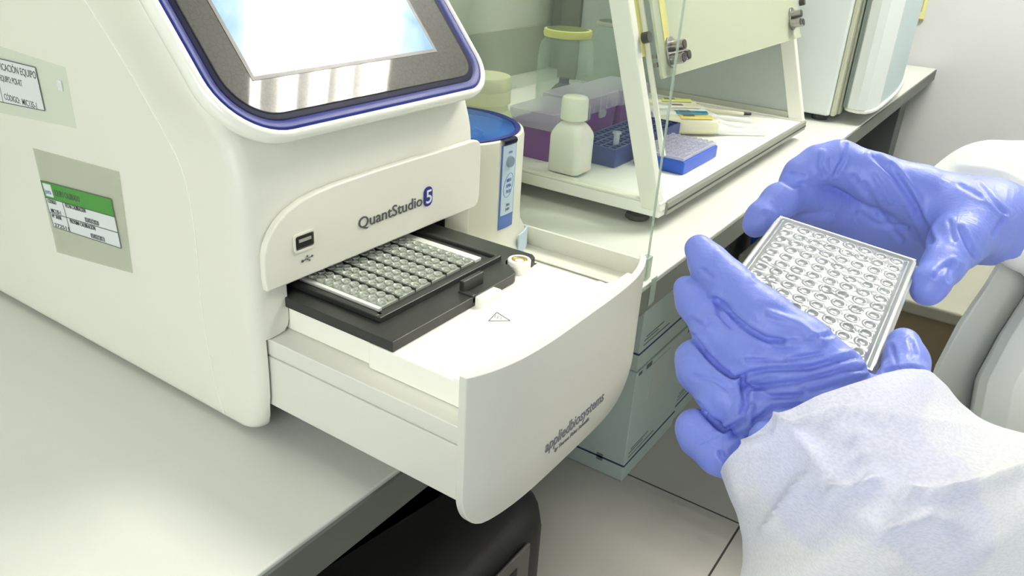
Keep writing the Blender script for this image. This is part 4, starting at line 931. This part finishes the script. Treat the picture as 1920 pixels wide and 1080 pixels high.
def capsule(P, a, b, ra, rb):
    ba = b - a; t = np.clip(((P - a) @ ba) / (ba @ ba), 0, 1); return np.linalg.norm(P - (a + t[:, None] * ba), axis=1) - (ra + (rb - ra) * t)
def smin(a, b, k):
    h = np.clip(0.5 + 0.5 * (b - a) / k, 0, 1); return b + (a - b) * h - k * h * (1 - h)
def chain(P, pts, k=0.004):
    d = None
    for (x0, y0, d0, r0), (x1, y1, d1, r1) in zip(pts[:-1], pts[1:]):
        c = capsule(P, W(x0, y0, d0), W(x1, y1, d1), r0 * d0 / F, r1 * d1 / F); d = c if d is None else smin(d, c, k)
    return d
def bounds(chs, pad):
    L = []; 
    for ch in chs:
        for x, y, d, r in ch: w_ = W(x, y, d); q = r * d / F + pad; L += [w_ - q, w_ + q]
    L = np.array(L); return L.min(0), L.max(0)
def seg_dist2d(px, py, poly):
    best = np.full(px.shape, 1e9)
    for (x0, y0), (x1, y1) in zip(poly[:-1], poly[1:]):
        dx, dy = x1 - x0, y1 - y0; t = np.clip(((px - x0) * dx + (py - y0) * dy) / (dx * dx + dy * dy), 0, 1)
        best = np.minimum(best, np.hypot(px - (x0 + t * dx), py - (y0 + t * dy)))
    return best
def vnormals(V, Fq):
    a = V[Fq[:, 2]] - V[Fq[:, 0]]; b = V[Fq[:, 3]] - V[Fq[:, 1]]; nn = np.cross(a, b); N = np.zeros_like(V)
    for i in range(4): np.add.at(N, Fq[:, i], nn)
    return N / (np.linalg.norm(N, axis=1)[:, None] + 1e-12)
def relax(V, Fq, it=2, lam=0.5):
    e = np.concatenate([Fq[:, [0, 1]], Fq[:, [1, 2]], Fq[:, [2, 3]], Fq[:, [3, 0]]])
    for _ in range(it):
        S_ = np.zeros_like(V); cn = np.zeros(len(V))
        np.add.at(S_, e[:, 0], V[e[:, 1]]); np.add.at(cn, e[:, 0], 1); np.add.at(S_, e[:, 1], V[e[:, 0]]); np.add.at(cn, e[:, 1], 1)
        V = V + lam * (S_ / cn[:, None] - V)
    return V
def creases(V, Fq, lines):
    """folds of the glove: (polyline, width px, depth m); negative depth raises a ridge"""
    N = vnormals(V, Fq); x, y = pix(V); tocam = CAM - V; tocam /= np.linalg.norm(tocam, axis=1)[:, None]
    if np.mean(np.sum(N * (V - V.mean(0)), 1)) < 0: N = -N
    face = np.clip(np.sum(N * tocam, 1) * 2.0, 0, 1); off = np.zeros(len(V))
    for poly, wd, dep in lines:
        d = seg_dist2d(x, y, poly); dep = dep * 1.35; off -= dep * np.exp(-(d / wd) ** 2); off += 0.45 * dep * np.exp(-((d - wd * 1.9) / wd) ** 2)
    return V + N * (off * face)[:, None]

person = thing('person', (0.75, -0.15, ZF + 0.001), 'person in white gown and blue gloves holding a clear well plate over the drawer', 'person')

# lower (left) hand: seen from its back, fingers up-left, thumb behind the plate corner
LI = [(1311, 467, .388, 27), (1330, 495, .384, 35), (1362, 530, .380, 41), (1430, 590, .368, 46), (1505, 642, .360, 47), (1570, 700, .356, 52)]
LM = [(1287, 541, .392, 24), (1302, 566, .388, 32), (1345, 622, .378, 42), (1398, 664, .370, 46), (1470, 700, .362, 50), (1540, 740, .358, 56)]
LR = [(1301, 672, .385, 35), (1314, 692, .380, 43), (1352, 738, .370, 42), (1405, 775, .362, 40), (1470, 775, .360, 46)]
LP = [(1300, 800, .378, 32), (1312, 814, .376, 40), (1348, 848, .366, 40), (1395, 870, .360, 38), (1450, 850, .358, 50)]
LT = [(1694, 645, .398, 31), (1699, 678, .392, 39), (1694, 725, .380, 48), (1660, 775, .368, 58)]
LPalm = [[(1520, 715, .364, 60), (1590, 775, .366, 82)], [(1470, 770, .364, 58), (1560, 820, .366, 88)], [(1430, 850, .362, 46), (1520, 860, .366, 80)], [(1590, 790, .368, 84), (1660, 880, .366, 88), (1760, 990, .360, 92)]]
def left_fn(P):
    palm = None
    for ch in LPalm: c = chain(P, ch); palm = c if palm is None else smin(palm, c, 0.010)
    d = palm
    for ch, k in ((LP, .007), (LR, .006), (LM, .006), (LI, .007), (LT, .008)): d = np.minimum(d, smin(palm, chain(P, ch), k))
    fi = chain(P, LI); fm = chain(P, LM); fr = chain(P, LR); fp = chain(P, LP)
    d = smin(d, smin(fi, fm, .0022), .001); d = smin(d, smin(fr, fp, .0015), .001)
    return d
lo, hi = bounds([LI, LM, LR, LP, LT] + LPalm, 0.004)
V, Fq = surface_nets(left_fn, lo, hi, 0.0013)
V = relax(V, Fq, 3)
V = creases(V, Fq, [
    ([(1345, 562), (1377, 596), (1405, 619), (1432, 634), (1466, 640)], 5, .0018), ([(1440, 640), (1500, 640), (1570, 625)], 4, .0008),
    ([(1298, 630), (1325, 666), (1349, 690), (1376, 709)], 5, .0022), ([(1308, 757), (1334, 788), (1358, 808)], 5, .0020), ([(1382, 706), (1440, 694), (1520, 690), (1600, 668), (1640, 672)], 5, .0016),
    ([(1400, 676), (1470, 676), (1540, 664)], 4, .0010), ([(1420, 725), (1500, 716), (1580, 694), (1650, 690)], 4, .0012), ([(1520, 735), (1600, 712), (1660, 700)], 4, .0009),
    ([(1392, 712), (1398, 750), (1392, 790), (1370, 800)], 6, .0020), ([(1410, 742), (1450, 735), (1500, 732)], 5, -.0012),
    ([(1416, 790), (1450, 765), (1500, 760)], 5, .0014), ([(1430, 800), (1470, 790), (1510, 765)], 4, .0012), ([(1350, 800), (1385, 790), (1410, 765)], 5, -.0012),
    ([(1300, 705), (1340, 712), (1365, 730)], 4, .0008), ([(1310, 832), (1330, 822), (1345, 818)], 3, .0006), ([(1352, 850), (1365, 870), (1362, 900)], 5, .0014),
    ([(1362, 880), (1380, 840), (1420, 812)], 5, .0014), ([(1415, 520), (1424, 515)], 4, .0012), ([(1318, 506), (1335, 520)], 4, .0008), ([(1355, 565), (1372, 575)], 4, .0007),
    ([(1296, 598), (1320, 612), (1330, 600)], 4, .0009), ([(1340, 560), (1352, 590), (1372, 612)], 5, .0010), ([(1672, 650), (1680, 680)], 4, .0008), ([(1708, 640), (1716, 665), (1708, 672)], 4, .0008), ([(1660, 696), (1700, 690), (1740, 694)], 4, .0010),
    ([(1440, 585), (1500, 606), (1545, 640)], 6, -.0008)])
glove_l = part('left_glove', V, Fq, glovem, person, smooth=True, angle=180, label='blue nitrile glove on the lower, nearer hand')

# upper (right) hand
RI = [(1489, 344, .535, 29), (1503, 328, .534, 33), (1535, 310, .533, 37), (1572, 305, .532, 41), (1640, 335, .528, 46), (1720, 362, .524, 52), (1800, 390, .522, 54)]
RM = [(1416, 422, .524, 24), (1428, 408, .524, 29), (1462, 378, .528, 34), (1505, 362, .540, 34), (1580, 375, .556, 38), (1660, 395, .556, 46)]
RR = [(1505, 396, .548, 24), (1540, 398, .552, 27), (1600, 410, .564, 34), (1670, 420, .566, 44)]
RP = [(1530, 425, .560, 20), (1570, 430, .566, 24), (1640, 445, .572, 38)]
RT = [(1738, 545, .462, 29), (1744, 532, .463, 33), (1768, 498, .474, 37), (1795, 455, .488, 50), (1822, 425, .500, 62)]
RPalm = [[(1640, 370, .556, 48), (1740, 400, .545, 66), (1830, 410, .530, 66)], [(1620, 420, .566, 42), (1720, 440, .560, 56), (1810, 430, .540, 62)], [(1800, 405, .520, 66), (1850, 408, .516, 68), (1885, 425, .520, 62)], [(1880, 420, .520, 62), (1960, 440, .526, 70)]]
def right_fn(P):
    palm = None
    for ch in RPalm: c = chain(P, ch); palm = c if palm is None else smin(palm, c, 0.014)
    fi = chain(P, RI); d = smin(palm, fi, .010)
    for ch, k in ((RM, .006), (RR, .005), (RP, .005)): d = np.minimum(d, smin(palm, chain(P, ch), k))
    d = smin(d, chain(P, RT), .016)
    ax_ = W(1960, 446, .526) - W(1860, 412, .518); ax_ /= np.linalg.norm(ax_)
    wob = 0.0012 * np.sin(P[:, 2] * 420) + 0.0010 * np.sin(P[:, 1] * 610)
    return np.maximum(d, (P - W(1889, 424, .521)) @ ax_ + wob)
lo, hi = bounds([RI, RM, RR, RP, RT] + RPalm, 0.004)
V, Fq = surface_nets(right_fn, lo, hi, 0.0015)
V = relax(V, Fq, 3)
V = creases(V, Fq, [
    ([(1584, 268), (1580, 300), (1566, 326)], 4, .0014), ([(1538, 290), (1536, 310), (1545, 328)], 4, .0010), ([(1555, 300), (1560, 318)], 3, .0007),
    ([(1470, 340), (1490, 350), (1505, 345)], 4, .0010), ([(1480, 325), (1510, 330)], 3, .0008), ([(1640, 292), (1680, 330), (1715, 385), (1745, 452)], 6, .0018), ([(1672, 310), (1700, 350), (1725, 400)], 4, .0008),
    ([(1620, 345), (1650, 400), (1690, 450)], 5, .0010), ([(1600, 330), (1620, 360)], 4, .0008), ([(1640, 330), (1670, 380)], 4, -.0007),
    ([(1800, 430), (1815, 462), (1828, 480)], 5, .0012), ([(1780, 415), (1790, 450)], 4, .0008), ([(1835, 345), (1870, 385), (1885, 400)], 4, .0010), ([(1800, 348), (1840, 370)], 4, .0007),
    ([(1752, 520), (1768, 502), (1785, 495), (1780, 525)], 5, .0012), ([(1790, 520), (1800, 500)], 4, .0008), ([(1860, 440), (1880, 410)], 4, .0008), ([(1435, 400), (1450, 408), (1440, 420)], 4, .0008), ([(1610, 400), (1640, 420), (1700, 425)], 5, .0010)])
glove_r = part('right_glove', V, Fq, glovem, person, smooth=True, angle=180, label='blue nitrile glove on the upper, farther hand')
# rolled end of the right glove over the sleeve
cuffc = W(1893, 424, .520)
# near sleeve: open tube lofted from rings (left point, right point, near point)
def ring3(Lp, Rp, Np, n=96, flat=1.0):
    L_ = W(*Lp); R_ = W(*Rp); Nn = W(*Np); c = (L_ + R_) / 2; a = (R_ - L_) / 2; b = Nn - c
    return [c + a * math.cos(2 * PI * k / n) + b * math.sin(2 * PI * k / n) * (1 if math.sin(2 * PI * k / n) > 0 else flat) for k in range(n)]
keys = [((1380, 905, .376), (1752, 708, .392), (1498, 760, .318), .55), ((1388, 945, .374), (1770, 732, .392), (1535, 800, .306), .6), ((1398, 995, .374), (1800, 775, .390), (1580, 852, .296), .7), ((1400, 1050, .370), (1862, 808, .386), (1645, 915, .286), .8), ((1392, 1140, .366), (2030, 832, .392), (1735, 992, .274), .9), ((1470, 1300, .380), (2260, 900, .430), (1900, 1110, .285), 1.0), ((1720, 1430, .430), (2420, 1020, .500), (2100, 1230, .350), 1.0)]
A = [ring3(*k[:3], flat=k[3]) for k in keys]
A = np.array([[list(p) for p in r] for r in A])
T = np.linspace(0, len(A) - 1, 110); G = np.empty((len(T), A.shape[1], 3))
for q, t in enumerate(T):
    i = min(int(t), len(A) - 2); f_ = t - i; p0 = A[max(i - 1, 0)]; p1 = A[i]; p2 = A[i + 1]; p3 = A[min(i + 2, len(A) - 1)]
    G[q] = 0.5 * ((2 * p1) + (-p0 + p2) * f_ + (2 * p0 - 5 * p1 + 4 * p2 - p3) * f_ ** 2 + (-p0 + 3 * p1 - 3 * p2 + p3) * f_ ** 3)
nr, nc = G.shape[:2]
V = G.reshape(-1, 3); Fq = np.array([(j * nc + i, j * nc + (i + 1) % nc, (j + 1) * nc + (i + 1) % nc, (j + 1) * nc + i) for j in range(nr - 1) for i in range(nc)])
def facets(V, scale, amp, seed):
    """crumpled cloth: random planes folded together"""
    rs = np.random.RandomState(seed); o = np.zeros(len(V))
    for k in range(9):
        d = rs.randn(3); d /= np.linalg.norm(d); ph = rs.rand() * 6; f_ = scale * (0.6 + rs.rand() * 1.6)
        t = (V @ d) * f_ + ph + 0.9 * np.sin(V @ rs.randn(3) * f_ * .6)
        o += (np.abs((t / PI) % 2 - 1) - 0.5) * amp * (1.2 if k < 3 else 0.5) / 1.5
    return o
def fold_cloth(V, Fq, lines, scale, amp, seed):
    N = vnormals(V, Fq)
    if np.mean(np.sum(N * (V - V.mean(0)), 1)) < 0: N = -N
    V = V + N * facets(V, scale, amp, seed)[:, None]; x, y = pix(V); tc_ = CAM - V; tc_ /= np.linalg.norm(tc_, axis=1)[:, None]
    face = np.clip(np.sum(N * tc_, 1) * 2, 0, 1); off = np.zeros(len(V))
    for poly, wd, dep in lines: d = seg_dist2d(x, y, poly); off += 1.15 * dep * np.exp(-d / (wd * 0.75))
    return V + N * (off * face)[:, None]
V = fold_cloth(V, Fq, [([(1462, 790), (1500, 840), (1570, 925), (1640, 1000), (1680, 1080)], 12, 0.0066), ([(1400, 830), (1462, 818), (1520, 790)], 8, 0.0038), ([(1440, 990), (1500, 900), (1560, 928)], 9, 0.0042),
    ([(1560, 928), (1640, 905), (1700, 930), (1720, 975), (1640, 1005)], 9, 0.0053), ([(1700, 935), (1800, 918), (1920, 880)], 10, 0.0047), ([(1560, 770), (1700, 790), (1830, 805)], 9, 0.0034), ([(1520, 775), (1600, 820), (1625, 900)], 8, 0.0030),
    ([(1730, 960), (1820, 1000), (1880, 1080)], 9, 0.0038)], 70, 0.0024, 5)
slv = part('left_sleeve', V, Fq, sleevem, person, smooth=True, angle=180, label='thin white gown sleeve with the blue glove showing through')

# long glove cuff under the near sleeve (bunched nitrile, shows bluish through the fabric)
CUF = [[(1465, 850, .338, 60), (1500, 895, .321, 70), (1550, 925, .308, 74)], [(1550, 925, .308, 72), (1655, 965, .294, 56)], [(1640, 945, .300, 50), (1770, 905, .310, 56)], [(1500, 940, .318, 46), (1530, 995, .306, 42)]]

def cuf_fn(P):
    d = None
    for ch in CUF: c = chain(P, ch, .004); d = c if d is None else smin(d, c, .005)
    return d
lo, hi = bounds(CUF, 0.006)
V, Fq = surface_nets(cuf_fn, lo, hi, 0.002)
V = relax(V, Fq, 2)
N = vnormals(V, Fq); V = V + N * facets(V, 150, 0.0022, 8)[:, None]
part('bunched_cuff', V, Fq, glovem, glove_l, smooth=True, angle=180, label='bunched blue glove cuff inside the thin sleeve')
# gown body and far sleeve
GS = [[(1795, 395, .60, 92), (1850, 370, .60, 100), (1930, 380, .60, 110), (2060, 420, .62, 150)], [(1850, 412, .520, 48), (1895, 426, .522, 56), (1935, 436, .526, 74), (2060, 470, .56, 120)]]
def gown_fn(P):
    d = None
    for ch in GS: c = chain(P, ch, .01); d = c if d is None else smin(d, c, .008)
    return d
lo, hi = bounds(GS, 0.01)
V, Fq = surface_nets(gown_fn, lo, hi, 0.004)
V = relax(V, Fq, 2)
V = fold_cloth(V, Fq, [([(1800, 312), (1860, 318), (1920, 345)], 8, .003)], 30, 0.0012, 3)
part('right_sleeve', V, Fq, gownm, person, smooth=True, angle=180, label='white gown sleeve behind the upper glove')
# torso and shoulders of the gown, turned towards the bench
TW = [((0.80, -0.30, -0.66), 0.20), ((0.81, -0.28, -0.25), 0.165), ((0.83, -0.26, 0.05), 0.155), ((0.85, -0.26, 0.30), 0.145), ((0.87, -0.27, 0.44), 0.075)]
AR = [((0.88, -0.11, 0.37), 0.070), ((0.80, -0.075, 0.26), 0.068), ((0.735, -0.062, 0.205), 0.062)]
AL = [((0.86, -0.43, 0.36), 0.072), ((0.66, -0.37, 0.20), 0.070), ((0.48, -0.20, 0.13), 0.080)]
def wchain(P, pts, k):
    d = None
    for (a, ra), (b, rb) in zip(pts[:-1], pts[1:]):
        c = capsule(P, np.array(a), np.array(b), ra, rb); d = c if d is None else smin(d, c, k)
    return d
def torso_fn(P): return smin(smin(wchain(P, TW, .05), wchain(P, AR, .02), .05), wchain(P, AL, .02), .05)
V, Fq = surface_nets(torso_fn, (0.38, -0.56, -0.89), (1.10, 0.03, 0.56), 0.009)
V = relax(V, Fq, 3)
V = V + vnormals(V, Fq) * facets(V, 20, 0.004, 21)[:, None]
px_, py_2 = pix(V)
pass
part('gown_torso', V, Fq, gownf, person, smooth=True, angle=180, label='white gown over the torso and shoulders')
# front of the gown: a hanging, pleated sheet wrapped round the torso
SB = [(1925, 395, .600), (1893, 452, .585), (1848, 530, .570), (1795, 610, .560), (1752, 690, .552), (1735, 780, .550), (1722, 900, .550), (1715, 1100, .560), (1712, 1400, .60)]
SBt = np.linspace(0, len(SB) - 1, 60); COLS = [(150, 60, .14), (40, 18, .045), (0, 0, 0), (8, 2, -.006), (40, 10, .004), (78, 18, .016), (84, 20, -.020), (100, 23, -.032), (150, 34, -.045), (230, 50, -.05), (270, 58, -.075), (380, 70, -.09), (560, 90, -.09), (760, 90, .04)]
G = []
for t in SBt:
    i = min(int(t), len(SB) - 2); f_ = t - i; b0 = np.array(SB[i]) * (1 - f_) + np.array(SB[i + 1]) * f_
    row = []
    cc = np.linspace(0, len(COLS) - 1, 110)
    for c_ in cc:
        j = min(int(c_), len(COLS) - 2); g = c_ - j; g = g * g * (3 - 2 * g); o = np.array(COLS[j]) * (1 - g) + np.array(COLS[j + 1]) * g
        q = b0 + o; row.append(W(*q))
    G.append(row)
G = np.array(G); nr, nc = G.shape[:2]; V = G.reshape(-1, 3)
Fq = np.array([(j * nc + i, j * nc + i + 1, (j + 1) * nc + i + 1, (j + 1) * nc + i) for j in range(nr - 1) for i in range(nc - 1)])
N = vnormals(V, Fq); V = V + N * facets(V, 22, 0.0016, 11)[:, None]
gb = part('gown', V, Fq, gownf, person, smooth=True, angle=180, label='grey-white pleated front of the gown')
so = gb.modifiers.new('thick', 'SOLIDIFY'); so.thickness = 0.001

# ------------------------------------------------------------------ the plate in the hands
PL = [np.array(p) for p in ((0.4980, 0.1209, 0.2350), (0.5022, 0.0359, 0.2266), (0.3757, 0.0313, 0.2093), (0.3715, 0.1163, 0.2177))]
hp_ = thing('held_well_plate', tuple((PL[0] + PL[2]) / 2 - np.array([0, 0, 0.008])), 'clear plastic ninety-six well plate held by both blue gloves', 'well plate')
ex = (PL[3] - PL[0]); ey = (PL[1] - PL[0]); lx = np.linalg.norm(ex); ly = np.linalg.norm(ey); ex = ex / lx; ey = ey / ly; ez = -np.cross(ex, ey); ez *= np.sign(ez[2]); ez /= np.linalg.norm(ez)
def pp(a, b, c): return PL[0] + ex * a + ey * b + ez * c
nx, ny = 240, 164; rs = np.random.RandomState(4)
gx = np.linspace(0.0015, lx - 0.0015, nx); gy = np.linspace(0.0015, ly - 0.0015, ny); XX, YY = np.meshgrid(gx, gy, indexing='ij'); H = np.zeros_like(XX)
for i in range(12):
    for j in range(8):
        cx_ = lx / 2 + (i - 5.5) * 0.0095; cy_ = ly / 2 + (j - 3.5) * 0.0092; d = np.hypot(XX - cx_, YY - cy_)
        H += 0.00045 * np.exp(-((d - 0.0032) / 0.0006) ** 2) - 0.00055 * (d < 0.0029) * (1 - (d / 0.0029) ** 2)
for k in range(26):   # creases of the sealing film
    a = rs.rand() * lx; b = rs.rand() * ly; an = rs.randn() * .5 + 1.35; d = np.abs((XX - a) * math.sin(an) - (YY - b) * math.cos(an)); l_ = np.hypot(XX - a, YY - b)
    H += 0.00030 * np.exp(-(d / 0.0011) ** 2) * np.exp(-(l_ / 0.02) ** 2)
H += 0.00035 * np.sin(XX * 140 + 2 * np.sin(YY * 60)) * 0.5
edge = np.minimum(np.minimum(XX, lx - XX), np.minimum(YY, ly - YY)); H *= np.clip((edge - 0.004) / 0.004, 0, 1); H -= 0.0012 * np.exp(-((edge - 0.0048) / 0.0012) ** 2)
V = [pp(XX[i, j], YY[i, j], H[i, j]) for i in range(nx) for j in range(ny)]
V += [pp(XX[i, j], YY[i, j], -0.0016) for i in range(nx) for j in range(ny) if False]
Fq = [(i * ny + j, i * ny + j + 1, (i + 1) * ny + j + 1, (i + 1) * ny + j) for i in range(nx - 1) for j in range(ny - 1)]
part('top_film', V, Fq, heldm, hp_, smooth=True, angle=180)
def prr(s, r=0.004): return rrect(s, s, lx - s, ly - s, (r, r, 0.008, r), 5)
part('plate_skirt', *loft([[pp(a, b, c) for a, b in prr(s)] for s, c in ((0.0018, -0.0008), (0.0010, -0.0004), (0.0006, -0.0010), (0.0004, -0.0040), (-0.0006, -0.0042), (-0.0010, -0.0050), (-0.0010, -0.0078), (-0.0006, -0.0085))], cap=False), mat('held_skirt_plastic', (216, 222, 220), 0.2, alpha=0.72, coat=0.4), hp_, smooth=True, angle=180, label='translucent raised edge of the plate')
Lw = []
for i in range(12):
    for j in range(8):
        c0 = pp(lx / 2 + (i - 5.5) * 0.0095, ly / 2 + (j - 3.5) * 0.0092, -0.0011); Lw.append(rod_vf(c0, c0 - ez * 0.0065, 0.0030, 0.0016, 8))
part('wells', *join(Lw), heldm, hp_, smooth=True, angle=60)
